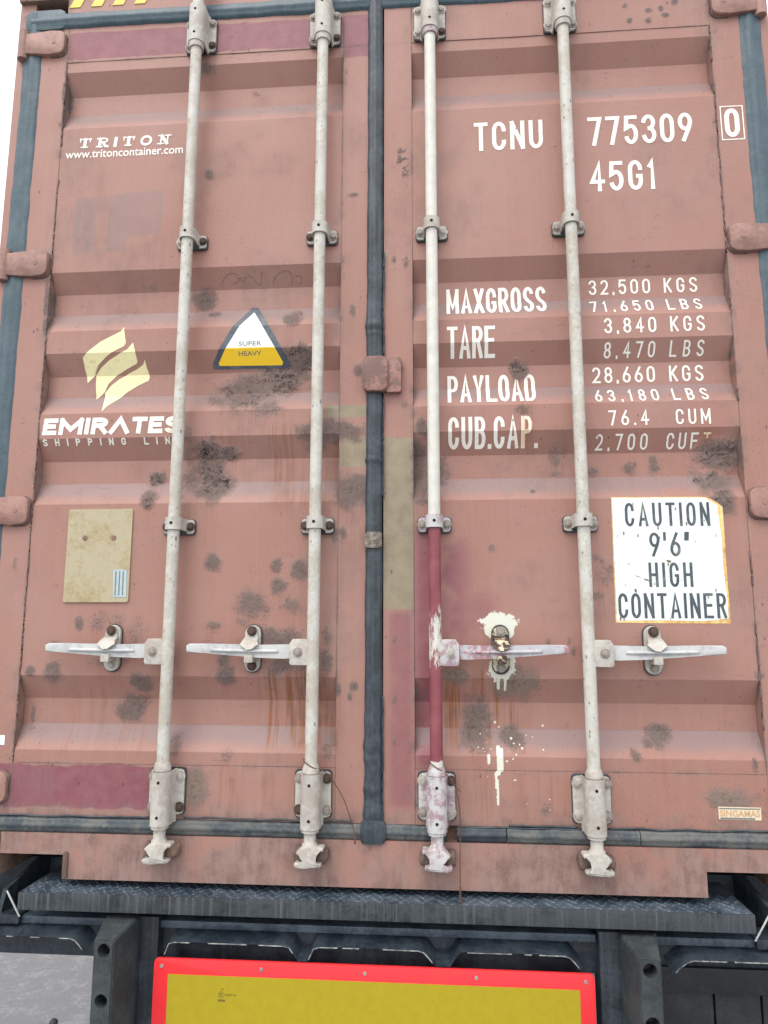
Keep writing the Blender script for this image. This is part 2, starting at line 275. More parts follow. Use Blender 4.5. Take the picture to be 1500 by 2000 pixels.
MAT['rubber_side'] = simple('pale_blue_rubber', (.034, .066, .086), (.050, .088, .110), 9, .5, .0012, dust=((.10, .135, .15), (.55, .85), .5), vstreak=((.10, .14, .16), .5))  # paler, bluer rubber for the side and top seals
MAT['rubber_dusty'] = simple('dusty_rubber', (.032, .048, .060), (.065, .082, .090), 9, .6, .0022, dust=((.15, .145, .128), (.56, .80), .75))
MAT['gold'] = simple('tarnished_data_plate', (.42, .335, .175), (.30, .235, .115), 140, .45, .0006, dust=((.45, .40, .28), (.50, .72), .7), speck=(.24, .18, .09), sp_scale=130, sp_size=.2, metal=.0)
MAT['decal_white'] = simple('white_vinyl', (.78, .85, .83), (.72, .79, .77), 14, .4, .0002, speck=(.16, .13, .11), sp_scale=80, sp_size=.20, sp_keep=(.30, .50), dust=((.70, .52, .20), (.74, .90), .8))
MAT['decal_rim'] = simple('yellowed_vinyl_edge', (.80, .52, .13), (.82, .66, .32), 30, .5, .0003, dust=((.50, .22, .06), (.6, .8), .7))
MAT['decal_black'] = simple('faded_black_ink', (.045, .058, .070), (.075, .09, .10), 40, .5, .0002, dust=((.22, .25, .26), (.66, .86), .6))
MAT['decal_border'] = simple('dark_slate_vinyl', (.040, .055, .072), (.065, .085, .105), 25, .4, .0003, dust=((.16, .19, .20), (.60, .85), .5))
MAT['decal_yellow'] = simple('amber_vinyl', (.92, .60, .02), (.90, .57, .015), 25, .4, .0002, speck=(.4, .3, .1), sp_scale=80, sp_size=.1)
MAT['decal_plain'] = simple('clean_white_vinyl', (.84, .88, .88), (.80, .85, .86), 25, .4, .0002)
MAT['blue_sticker'] = simple('pale_blue_sticker', (.36, .47, .50), (.44, .54, .56), 60, .45, .0002, vstreak=((.20, .33, .38), .5))
MAT['cream_sticker'] = simple('yellowed_cream_sticker', (.72, .60, .40), (.70, .63, .50), 90, .5, .0002)
MAT['orange_ink'] = simple('faded_orange_ink', (.62, .36, .17), (.52, .33, .17), 90, .5, .0002)
MAT['slate_ink'] = simple('faded_slate_ink', (.16, .19, .18), (.20, .19, .13), 60, .5, .0002)
MAT['pencil'] = simple('pencil_scribble', (.16, .10, .09), (.20, .13, .115), 60, .8, .0002)
MAT['trailer'] = simple('dusty_blue_black_paint', (.009, .013, .019), (.016, .022, .030), 9, .45, .0012, dust=((.060, .080, .100), (.56, .85), .6), vstreak=((.08, .095, .105), .3))
MAT['housing'] = simple('black_lamp_housing', (.006, .008, .010), (.011, .014, .017), 12, .5, .001, dust=((.03, .036, .04), (.6, .85), .5))
MAT['tread'] = simple('scuffed_tread_plate', (.020, .034, .050), (.036, .055, .078), 14, .42, .0015, dust=((.12, .15, .18), (.54, .78), .6))
MAT['tread_face'] = simple('scraped_black_steel', (.013, .017, .021), (.026, .031, .036), 14, .5, .0012, dust=((.065, .078, .088), (.5, .75), .5), vstreak=((.15, .165, .17), .6))
MAT['buffer'] = simple('grey_black_rubber', (.020, .027, .030), (.030, .038, .041), 60, .65, .0015, dust=((.075, .09, .09), (.58, .82), .45))
MAT['hole_shade'] = simple('painted_hole_shade', (.004, .004, .005), (.006, .006, .007), 20, .9, .0002)  # flat black, stands in for the shade inside holes
MAT['worn_edge'] = simple('bare_worn_edge', (.40, .41, .40), (.06, .065, .07), 60, .45, .001)
MAT['red'] = simple('fluorescent_red_film', (.80, .030, .036), (.76, .026, .034), 20, .35, .0002, spec=.5)
MAT['yellow'] = simple('retroreflective_yellow_film', (.40, .315, .010), (.37, .29, .010), 60, .35, .0003)
MAT['wire'] = simple('rusty_wire', (.14, .065, .035), (.09, .045, .03), 200, .8, .0005)
MAT['tyre'] = simple('tyre_rubber', (.02, .02, .021), (.032, .032, .033), 20, .8, .002)
MAT['concrete'] = simple('pale_concrete_yard', (.37, .37, .375), (.29, .29, .296), 45, .85, .012, dust=((.22, .22, .225), (.52, .72), .7), speck=(.16, .16, .16), sp_scale=45, sp_size=.14)
MAT['hazard_yellow'] = simple('hazard_yellow_paint', (.75, .60, .10), (.70, .55, .10), 40, .5, .0003)
def rod3_material():
    g = G('rod_half_painted_maroon')
    white = g.mix(g.mp(g.noise(30, det=6), .3, .7), (.66, .65, .58), (.56, .55, .49))
    mar = g.mix(g.mp(g.noise(18, det=5), .3, .7), (.205, .042, .055), (.26, .075, .088))
    s = g.t.nodes.new('ShaderNodeSeparateXYZ'); g.L(g.tc.outputs['Object'], s.inputs[0]); z = s.outputs[2]
    n = g.noise(1, g.co((90, 90, 30)), det=6, rough=.75)
    body = g.ma('MULTIPLY', g.mp(z, .328, .345), g.mp(g.ma('ADD', z, g.ma('MULTIPLY', n, .05)), 1.0, .985))
    mid = g.ma('MULTIPLY', g.mp(z, .50, .64), g.mp(z, .80, .67))
    m = g.mp(g.ma('ADD', g.ma('SUBTRACT', body, g.ma('MULTIPLY', mid, .62)), g.ma('MULTIPLY', g.ma('SUBTRACT', n, .5), 1.8)), .35, .60)
    m = g.ma('MULTIPLY', m, g.mp(body, 0., .2))
    col = g.mix(m, white, mar)
    return g.fin(col, .5, g.bump(g.noise(240, det=4), .0005, .8))
MAT['rod_maroon'] = rod3_material()
def chalk_material():
    g = G('white_over_maroon_casting')
    n = g.noise(38, det=6, rough=.7)
    col = g.mix(g.mp(n, .46, .60), (.50, .49, .485), (.34, .235, .25)); col = g.mix(g.mp(g.noise(110, det=3), .62, .72), col, (.45, .44, .45))
    return g.fin(col, .6, g.bump(n, .001, .6))
MAT['chalk'] = chalk_material()
def catch3_material():
    g = G('rust_brown_with_cream_paint')
    n = g.noise(34, det=5, rough=.6)
    col = g.mix(g.mp(n, .50, .58), (.045, .022, .017), (.62, .56, .38)); col = g.mix(g.mp(g.noise(90, det=4), .55, .7), col, (.19, .085, .035))
    return g.fin(col, .6, g.bump(n, .0015, .8))
MAT['catch_rust'] = catch3_material()

# ------------------------------------------------------------------ building helpers
def link(name, me, mat, parent=None, loc=(0, 0, 0), smooth=False):
    o = bpy.data.objects.new(name, me); COL.objects.link(o)
    if mat is not None and not me.materials: me.materials.append(MAT[mat] if isinstance(mat, str) else mat)
    if parent is not None: o.parent = parent
    o.location = loc
    if smooth: me.polygons.foreach_set('use_smooth', np.ones(len(me.polygons), bool))
    return o
def from_bm(name, bm, mat, parent=None, loc=(0, 0, 0), smooth=False, sharp=None):
    bmesh.ops.recalc_face_normals(bm, faces=bm.faces)
    me = bpy.data.meshes.new(name); bm.to_mesh(me); bm.free()
    o = link(name, me, mat, parent, loc, smooth)
    if smooth and sharp: me.set_sharp_from_angle(angle=R(sharp))
    return o
def box(bm, x0, x1, y0, y1, z0, z1, bev=0.):
    r = bmesh.ops.create_cube(bm, size=1); vs = r['verts']
    bmesh.ops.scale(bm, vec=(x1-x0, y1-y0, z1-z0), verts=vs); bmesh.ops.translate(bm, vec=((x0+x1)/2, (y0+y1)/2, (z0+z1)/2), verts=vs)
    if bev:
        es = list({e for v in vs for e in v.link_edges})
        bmesh.ops.bevel(bm, geom=es, offset=bev, segments=2, affect='EDGES', profile=.7)
def cyl(bm, p0, p1, r0, r1=None, n=20, caps=True):
    r1 = r0 if r1 is None else r1; p0 = Vector(p0); p1 = Vector(p1); d = p1-p0
    m = Matrix.Translation((p0+p1)/2) @ d.to_track_quat('Z', 'Y').to_matrix().to_4x4()
    return bmesh.ops.create_cone(bm, cap_ends=caps, segments=n, radius1=r0, radius2=r1, depth=d.length, matrix=m)['verts']
def lathe(bm, cx, cy, pts, n=24):
    """pts: list of (z, r) about a vertical axis at cx, cy"""
    rings = [[bm.verts.new((cx+r*math.cos(2*math.pi*k/n), cy+r*math.sin(2*math.pi*k/n), z)) for k in range(n)] for z, r in pts]
    for a, b in zip(rings, rings[1:]):
        for k in range(n): bm.faces.new((a[k], a[(k+1) % n], b[(k+1) % n], b[k]))
    bm.faces.new(rings[0]); bm.faces.new(rings[-1])
def plate(bm, pts, y0, y1, bev=0., seg=2):
    """outline in x-z extruded from y0 (front) to y1 (back)"""
    f = [bm.verts.new((x, y0, z)) for x, z in pts]; b = [bm.verts.new((x, y1, z)) for x, z in pts]
    n = len(pts); bm.faces.new(f); bm.faces.new(b[::-1])
    for i in range(n): bm.faces.new((f[i], b[i], b[(i+1) % n], f[(i+1) % n]))
    if bev:
        fs = set(f); es = [e for v in f for e in v.link_edges if e.other_vert(v) in fs]
        bmesh.ops.bevel(bm, geom=list(set(es)), offset=bev, segments=seg, affect='EDGES', profile=.6)
def rrect(x0, x1, z0, z1, r, n=5):
    out = []
    for cx, cz, a0 in ((x1-r, z1-r, 0), (x0+r, z1-r, 90), (x0+r, z0+r, 180), (x1-r, z0+r, 270)):
        for k in range(n+1):
            a = R(a0+90*k/n); out.append((cx+r*math.cos(a), cz+r*math.sin(a)))
    return out
def tube(bm, pts, r, n=8):
    pts = [Vector(p) for p in pts]; rings = []
    for i, p in enumerate(pts):
        t = (pts[min(i+1, len(pts)-1)]-pts[max(i-1, 0)]).normalized(); q = t.to_track_quat('Z', 'Y')
        rings.append([bm.verts.new(p+q @ Vector((r*math.cos(2*math.pi*k/n), r*math.sin(2*math.pi*k/n), 0))) for k in range(n)])
    for a, b in zip(rings, rings[1:]):
        for k in range(n): bm.faces.new((a[k], a[(k+1) % n], b[(k+1) % n], b[k]))
    bm.faces.new(rings[0]); bm.faces.new(rings[-1])
def smooth_path(pts, n=8):
    P = [Vector(p) for p in pts]; out = []
    for i in range(len(P)-1):
        a, b, c, d = P[max(i-1, 0)], P[i], P[i+1], P[min(i+2, len(P)-1)]
        for k in range(n):
            t = k/n; out.append(.5*((2*b)+(-a+c)*t+(2*a-5*b+4*c-d)*t*t+(-a+3*b-3*c+d)*t**3))
    out.append(P[-1]); return out
def grid_mesh(name, xs, zs, yfun, depth, wear=True, extra=None):
    """a steel sheet: front face gridded and displaced, rim folded back by depth"""
    X, Z = np.meshgrid(xs, zs); nx, nz = len(xs), len(zs)
    fx, fz = X.ravel(), Z.ravel(); f = fields(fx, fz)
    y = yfun(fx, fz) - f['lift'] - np.clip(f['rust']*1.6-.4, 0, 1)*.0014*(f['n3'])
    V = np.stack([fx, y, fz], 1)
    i = np.arange(nx*nz).reshape(nz, nx)
    F = np.stack([i[:-1, :-1], i[:-1, 1:], i[1:, 1:], i[1:, :-1]], -1).reshape(-1, 4)
    ring = np.concatenate([i[0, :], i[1:, -1], i[-1, -2::-1], i[-2:0:-1, 0]])
    back = V[ring].copy(); back[:, 1] = depth; nb = len(ring); base = len(V)
    V = np.vstack([V, back]); r2 = np.roll(ring, -1); k = np.arange(nb)
    F = np.vstack([F, np.stack([ring, base+k, base+np.roll(k, -1), r2], -1)])
    me = bpy.data.meshes.new(name); me.vertices.add(len(V)); me.vertices.foreach_set('co', V.astype(np.float32).ravel())
    me.loops.add(F.size); me.loops.foreach_set('vertex_index', F.astype(np.int32).ravel())
    me.polygons.add(len(F)); me.polygons.foreach_set('loop_start', np.arange(0, F.size, 4, dtype=np.int32))
    me.update(calc_edges=True); me.validate()
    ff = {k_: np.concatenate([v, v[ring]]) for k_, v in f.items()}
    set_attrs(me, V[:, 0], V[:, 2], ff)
    me.polygons.foreach_set('use_smooth', np.ones(len(me.polygons), bool)); me.set_sharp_from_angle(angle=R(28))
    return me
def lin(a, b, step): return np.linspace(a, b, max(2, int(round(abs(b-a)/step))+1))
def thing(name, label, cat, loc=(0, 0, 0), group=None):
    o = bpy.data.objects.new(name, None); COL.objects.link(o); o.location = loc; o.empty_display_size = .1
    o['label'] = label; o['category'] = cat
    if group: o['group'] = group
    return o
def tag(o, label, cat, group=None):
    o['label'] = label; o['category'] = cat
    if group: o['group'] = group
    return o
MAT['paint_plain'] = simple('oxide_red_casting_paint', (.35, .195, .158), (.30, .155, .122), 22, .55, .0012, dust=((.17, .10, .085), (.58, .82), .6), speck=(.09, .05, .04), sp_scale=80, sp_size=.14)
MAT['grime_weld'] = simple('grimy_weld', (.22, .135, .115), (.10, .07, .066), 60, .7, .002)
# ------------------------------------------------------------------ ground
bm = bmesh.new(); bmesh.ops.create_grid(bm, x_segments=1, y_segments=1, size=400)
gr = from_bm('ground', bm, 'concrete'); gr['kind'] = 'structure'; gr['label'] = 'pale concrete yard under the trailer'

# ------------------------------------------------------------------ the container: frame and body
CON = thing('shipping_container', 'faded red steel shipping container with closed rear doors on a trailer', 'container', (0, 0, Z0))
def sheet(name, rects, yf, depth, mat='paint', parent=CON, step=.006):
    """one mesh of gridded slabs (x0,x1,z0,z1)"""
    me = None; obs = []
    for x0, x1, z0, z1 in rects:
        m = grid_mesh(name, lin(x0, x1, step), lin(z0, z1, step), lambda x, z: np.full_like(x, yf), depth); obs.append(m)
    if len(obs) == 1: return link(name, obs[0], mat, parent)
    bm = bmesh.new()
    for m in obs: bm.from_mesh(m)
    me = bpy.data.meshes.new(name); bm.to_mesh(me); bm.free()
    return link(name, me, mat, parent)
sill = sheet('sill', [(-.865, .865, 0, .119), (-1.05, -.865, .063, .119), (.865, 1.05, .063, .119)], -.010, .09)
bm = bmesh.new(); plate(bm, rrect(-.864, -.851, .004, .072, .005), -.016, -.009, .003); from_bm('weld_tab', bm, 'pale_rust', sill, smooth=True, sharp=40)['label'] = 'small pale welded tab on the sill by its notch'
bm = bmesh.new(); box(bm, -1.05, 1.05, .02, .16, .118, .160); from_bm('threshold', bm, 'rust_metal', CON)
for sx in (-1, 1):
    a, b = sorted((sx*1.052, sx*1.219))
    bm = bmesh.new(); box(bm, a, b, -.012, .166, 0, .118, .006); cc = from_bm('corner_casting', bm, 'rust_metal', CON, smooth=True, sharp=40)
    bm = bmesh.new(); plate(bm, rrect(sx*1.137-.03, sx*1.137+.03, .025, .092, .028), -.0132, -.0118); from_bm('aperture_disc', bm, 'hole_shade', cc)  # flat black disc painting in the dark of the casting's opening
    bm = bmesh.new(); box(bm, a, b, -.012, .166, 2.778, 2.896, .006); from_bm('corner_casting', bm, 'rust_metal', CON, smooth=True, sharp=40)
    a, b = sorted((sx*1.165, sx*1.219))
    post = sheet('corner_post', [(a, b, .118, 2.778)], .004, .16, step=.009)
# header with hazard stripes at its ends
hd = sheet('header', [(-1.05, 1.05, 2.728, 2.892)], .001, .12, step=.01)
for sx in (-1, 1):
    for k in range(4):
        x = sx*(1.0-.075*k)
        bm = bmesh.new(); plate(bm, [(x-.045, 2.753), (x-.008, 2.753), (x+.045, 2.87), (x+.008, 2.87)], -.0012, .0015); from_bm('hazard_stripe', bm, 'hazard_yellow', hd)
# side walls, roof, far end and floor
def corr_wall(x):
    bm = bmesh.new(); ys = [.16]; s = 1 if x > 0 else -1; y = .16; pts = []
    while y < 12.0:
        for dy, d in ((.07, 0), (.068, .036), (.07, .036), (.068, 0)):
            pts.append((y, d)); y += dy
    pts.append((12.03, 0))
    lo = [bm.verts.new((x-s*d, yy, .16)) for yy, d in pts]; hi = [bm.verts.new((x-s*d, yy, 2.84)) for yy, d in pts]
    for i in range(len(pts)-1): bm.faces.new((lo[i], lo[i+1], hi[i+1], hi[i]))
    return bm
MAT['wall'] = simple('oxide_red_wall', (.33, .14, .105), (.27, .11, .082), 3, .55, .001, dust=((.2, .15, .13), (.6, .85), .5))
for x in (-1.2, 1.2):
    from_bm('side_wall', corr_wall(x), 'wall', CON)
    bm = bmesh.new(); a, b = sorted((x*.96, x*1.0155)); box(bm, a, b, .165, 12.03, 0, .165); box(bm, a, b, .165, 12.03, 2.835, 2.896); from_bm('side_rail', bm, 'wall', CON)
bm = bmesh.new(); box(bm, -1.152, 1.152, .12, 12.03, 2.86, 2.885); from_bm('roof', bm, 'wall', CON)
bm = bmesh.new(); box(bm, -1.152, 1.152, .165, 12.0, .12, .162); from_bm('floor', bm, 'rust_metal', CON)
bm = bmesh.new(); box(bm, -1.219, 1.219, 12.03, 12.19, 0, 2.896); from_bm('front_wall', bm, 'wall', CON)

# ------------------------------------------------------------------ doors
ST = .0034
zs_panel = np.unique(np.concatenate([lin(.3046, 2.5446, ST)]+[np.array(q) for q in RZ]))
def door(sx):
    a, b = sorted((sx*.1103, sx*1.0392))
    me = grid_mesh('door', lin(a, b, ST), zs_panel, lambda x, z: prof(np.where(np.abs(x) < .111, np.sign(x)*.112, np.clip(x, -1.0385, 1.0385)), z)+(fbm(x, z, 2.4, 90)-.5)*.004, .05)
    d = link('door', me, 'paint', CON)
    d['label'] = ('left' if sx < 0 else 'right')+' door leaf of faded red corrugated steel'
    for nm, (x0, x1, z0, z1) in (('stile', (1.0400, 1.131, .160, 2.677)), ('stile', (.022 if sx > 0 else .020, .1096, .160, 2.677)), ('rail', (.1105, 1.0395, 2.5452, 2.677)), ('rail', (.1105, 1.0393, .160, .3038))):
        x0, x1 = sorted((sx*x0, sx*x1))
        m = grid_mesh(nm, lin(x0, x1, .004), lin(z0, z1, .004), lambda x, z: (fbm(x, z, 3, 95)-.5)*.0025+.0006, .05)
        link(nm, m, 'paint', d)
    # a lumpy weld run down the outer stile's inner edge
    bm = bmesh.new(); x = sx*1.0395; zz = lin(.31, 2.54, .012)
    wob = fbm(zz, zz*0+sx, 40, 31); keepz = fbm(zz, zz*0+sx, 6, 32) > .40; run = []
    for q in range(len(zz)):
        if keepz[q]: run.append((x+sx*(wob[q]-.5)*.006, .0015+(wob[q]-.5)*.003, zz[q]))
        if (not keepz[q] or q == len(zz)-1):
            if len(run) > 3: bm = bmesh.new(); tube(bm, run, .0030, 6); from_bm('weld_bead', bm, 'grime_weld', d, smooth=True)
            run = []
    return d
DL, DR = door(-1), door(1)

# hinges
def hinge(door_o, sx, zc):
    bm = bmesh.new()
    x_in, x_out = 1.045, 1.195
    pts = [(x_out, zc-.036), (x_in+.05, zc-.044), (x_in+.016, zc-.042), (x_in+.004, zc-.034), (x_in, zc-.022), (x_in, zc+.022), (x_in+.004, zc+.034), (x_in+.016, zc+.042), (x_in+.05, zc+.043), (x_out, zc+.036)]
    pts = [(sx*x, z) for x, z in pts]
    plate(bm, pts, -.017, .0, .0035, 3)
    h = from_bm('hinge', bm, 'paint_plain', door_o, smooth=True, sharp=50)
    bm = bmesh.new(); cyl(bm, (sx*1.192, -.006, zc-.052), (sx*1.192, -.006, zc+.052), .017, n=20)
    
    b2 = bmesh.new(); cyl(b2, (sx*1.083, -.0185, zc), (sx*1.083, -.015, zc), .006, .008, n=12); from_bm('hinge_rivet', b2, 'paint_plain', door_o, smooth=True, sharp=40)
    o = from_bm('hinge_pin', bm, 'paint_plain', door_o, smooth=True, sharp=40)
    bm = bmesh.new(); loop = [(x, -.0015, z) for x, z in pts[1:-1]]; tube(bm, loop, .0045, 6); from_bm('hinge_weld', bm, 'grime_weld', door_o, smooth=True)
for d, sx in ((DL, -1), (DR, 1)):
    for zc in (2.612, 1.824, 1.031, .238): hinge(d, sx, zc)

# ------------------------------------------------------------------ gaskets: soft strips with wandering edges
def strip(name, a, b, c0, c1, vert, mat, seed=0, bulge=.012, y0=-.001, amp=.003, lumps=(), parent=CON):
    L = lin(a, b, .006); n = len(L); m = 13; V = []; F = []
    e0 = c0+(fbm(L, L*0+seed, 14, seed)-.5)*amp*2; e1 = c1+(fbm(L, L*0+seed+3, 14, seed+2)-.5)*amp*2
    wob = fbm(L, L*0+seed, 7, seed+5)
    for i in range(n):
        lump = sum(h*math.exp(-((L[i]-z)/s)**2) for z, s, h in lumps)
        for k in range(m):
            t = k/(m-1); c = e0[i]+(e1[i]-e0[i])*t + (lump*.9*(t-.5))
            pr = (1-abs(2*t-1)**2.6)**.5*bulge*(.75+.5*wob[i])+(.0028 if .40 < t < .62 else 0)+lump*.45*(1-abs(2*t-1)**2)
            y = y0-pr+(fbm(np.array([L[i]]), np.array([t*.08]), 60, seed+9)[0]-.5)*.0012
            V.append((c, y, L[i]) if vert else (L[i], y, c))
    for i in range(n-1):
        for k in range(m-1): q = i*m+k; F.append((q, q+1, q+m+1, q+m))
    me = bpy.data.meshes.new(name); me.from_pydata(V, [], F); me.update()
    bm = bmesh.new(); bm.from_mesh(me); bmesh.ops.recalc_face_normals(bm, faces=bm.faces)
    fr = bm.faces[len(bm.faces)//2]
    if fr.normal.y > 0: bmesh.ops.reverse_faces(bm, faces=bm.faces)
    bm.to_mesh(me); bm.free()
    return link(name, me, mat, parent, smooth=True)
g_c = strip('centre_gasket', .125, 2.72, -.0295, .0195, True, 'rubber', 3, .011, -.003, .0028, lumps=((1.585, .012, .012), (1.56, .006, .006), (.365, .02, .010), (.33, .01, .006), (1.17, .008, .008), (.185, .02, .008), (.25, .008, .006)))
g_c['label'] = 'black rubber seal running down between the doors'
for sx in (-1, 1):
    a, b = sorted((sx*1.127, sx*1.194)); strip('side_gasket', .14, 2.735, a, b, True, 'rubber_side', 5+sx, .008, .002, .004)
strip('top_gasket', -1.17, 1.17, 2.672, 2.730, False, 'rubber_side', 12, .012, .001, .004)
for k, (a, b, m) in enumerate(((-1.13, -.583, 'rubber_dusty'), (-.581, -.034, 'rubber_dusty'), (.030, .196, 'rubber_dusty'), (.222, .352, 'rubber'), (.355, .70, 'rubber_dusty'), (.702, 1.13, 'rubber_dusty'))):
    strip('bottom_gasket', a, b, .119, .160, False, m, 20+k, .008, -.003, .003)
# thin torn lip above the bottom seal and along the centre seal
def lip(a, b, c, seed, vert=False, amp=.006, name='gasket_lip', mat='rubber'):
    bm = bmesh.new(); pts = []
    for t in lin(a, b, .008):
        j = c+(fbm(np.array([t]), np.array([seed*1.0]), 16, seed)[0]-.5)*amp
        y = -.004-(fbm(np.array([t]), np.array([seed*1.0]), 30, seed+4)[0])*.006
        pts.append((j, y, t) if vert else (t, y, j))
    tube(bm, pts, .0026, 6); return from_bm(name, bm, mat, CON, smooth=True)
for sx in (-1, 1):
    a, b = sorted((sx*1.052, sx*1.19)); bm = bmesh.new(); plate(bm, rrect(a, b, 2.668, 2.742, .02), -.008, .002, .004, 2); from_bm('gasket_corner_shade', bm, 'rubber_side', CON, smooth=True, sharp=50)  # rubber corner plate, also stands in for the shaded header corner
lip(-1.1, -.63, .164, 41); lip(-.53, -.06, .166, 42); lip(.36, .54, .164, 43); lip(.62, 1.12, .163, 44, amp=.010); lip(.22, .55, .159, 47)
lip(1.49, 1.82, .0225, 45, True); lip(.16, .50, .0215, 46, True, .008); lip(1.06, 1.36, .0215, 48, True, .006)
bm = bmesh.new(); plate(bm, rrect(-.038, .030, .112, .172, .012), -.018, -.004, .006, 3); from_bm('gasket_joint', bm, 'rubber', CON, smooth=True, sharp=50)
# overlap plate bolted across the meeting doors, and a small clip
bm = bmesh.new()
n = 12; pts = rrect(-.038, .036, 1.374, 1.480, .015)
plate(bm, pts, -.032, -.010, .008, 3); plate(bm, rrect(.030, .075, 1.372, 1.478, .004), -.022, .001, .004)
ov_bm = bm
MAT['rusty_paint'] = simple('scabbed_red_paint', (.34, .18, .148), (.29, .14, .11), 20, .6, .0015, dust=((.13, .08, .07), (.60, .74), .8))
ov = from_bm('overlap_plate', ov_bm, 'rusty_paint', CON, smooth=True, sharp=45); ov['label'] = 'scabbed red steel overlap plate across the centre seal'
MAT['pale_clip'] = simple('greyish_cream_clip', (.36, .34, .27), (.22, .19, .15), 70, .7, .002, dust=((.08, .06, .05), (.56, .70), .8))
bm2 = bmesh.new(); plate(bm2, rrect(-.029, .019, .911, .957, .008), -.022, -.008, .004, 3); from_bm('seal_clip', bm2, 'pale_clip', CON, smooth=True, sharp=45)

# ------------------------------------------------------------------ locking bars
RODR = .0172; RY = -.05
def hex_bolt(r=.0095, h=.008):
    bm = bmesh.new()
    cyl(bm, (0, 0, 0), (0, -.002, 0), r*1.45, n=18); cyl(bm, (0, -.002, 0), (0, -h, 0), r, r*.93, n=6)
    cyl(bm, (0, -h, 0), (0, -h-.001, 0), r*.7, r*.55, n=10)
    bmesh.ops.recalc_face_normals(bm, faces=bm.faces)
    me = bpy.data.meshes.new('bolt'); bm.to_mesh(me); bm.free(); return me
BOLT = {}
for k, m in (('pale', 'bracket'), ('dull', 'bolt'), ('rust', 'rust_bolt')):
    BOLT[k] = hex_bolt(); BOLT[k].materials.append(MAT[m])
bcount = [0]
def bolt(x, y, z, kind, parent, s=1.0):
    o = bpy.data.objects.new('bolt', BOLT[kind]); COL.objects.link(o); o.parent = parent; o.location = (x, y, z)
    bcount[0] += 1; o.rotation_euler = (0, bcount[0]*.7, 0); o.scale = (s, s, s); return o
def hole(x, y, z, r, parent):
    bm = bmesh.new(); cyl(bm, (x, y+.004, z), (x, y-.0004, z), r, n=14); return from_bm('grease_hole_disc', bm, 'hole_shade', parent)  # solid black disc in place of a shaded hole
def saddle(bm, cx, z0, z1, half, yb, R_out, thick, fz0=None, fz1=None, corner=.008):
    """a pressed strap: two flanges on the door (y = yb) and a hump over the bar"""
    prof_o = []
    yo = yb-thick
    x_h = R_out+.004
    N = 14
    prof_o.append((x_h+.002, yo))
    arc = [(R_out*math.cos(R(a)), RY-R_out*math.sin(R(a))) for a in np.linspace(0, 180, N)]
    prof_o = [(R_out+.003, yo), (R_out, yo-.006)]+arc+[(-R_out, yo-.006), (-R_out-.003, yo)]
    Ri = R_out-thick*.8
    prof_i = [(R_out-.002, yb), (Ri, yb-.004)]+[(Ri*math.cos(R(a)), RY-Ri*math.sin(R(a))) for a in np.linspace(0, 180, N)]+[(-Ri, yb-.004), (-R_out+.002, yb)]
    n = len(prof_o)
    o0 = [bm.verts.new((cx+x, y, z0)) for x, y in prof_o]; o1 = [bm.verts.new((cx+x, y, z1)) for x, y in prof_o]
    i0 = [bm.verts.new((cx+x, y, z0)) for x, y in prof_i]; i1 = [bm.verts.new((cx+x, y, z1)) for x, y in prof_i]
    for k in range(n-1):
        bm.faces.new((o0[k], o0[k+1], o1[k+1], o1[k])); bm.faces.new((i0[k], i1[k], i1[k+1], i0[k+1]))
        bm.faces.new((o0[k], i0[k], i0[k+1], o0[k+1])); bm.faces.new((o1[k], o1[k+1], i1[k+1], i1[k]))
    for k in (0, n-1): bm.faces.new((o0[k], o1[k], i1[k], i0[k]))
    fz0 = z0 if fz0 is None else fz0; fz1 = z1 if fz1 is None else fz1
    for s in (-1, 1):
        xa, xb = sorted((cx+s*(R_out-.001), cx+s*half))
        c = corner
        if s > 0: pts = [(xa, fz0), (xb-c, fz0), (xb-c*.3, fz0+c*.3), (xb, fz0+c), (xb, fz1-c), (xb-c*.3, fz1-c*.3), (xb-c, fz1), (xa, fz1)]
        else: pts = [(xb, fz0), (xb, fz1), (xa+c, fz1), (xa+c*.3, fz1-c*.3), (xa, fz1-c), (xa, fz0+c), (xa+c*.3, fz0+c*.3), (xa+c, fz0)]
        plate(bm, pts, yo, yb, .0018, 2)
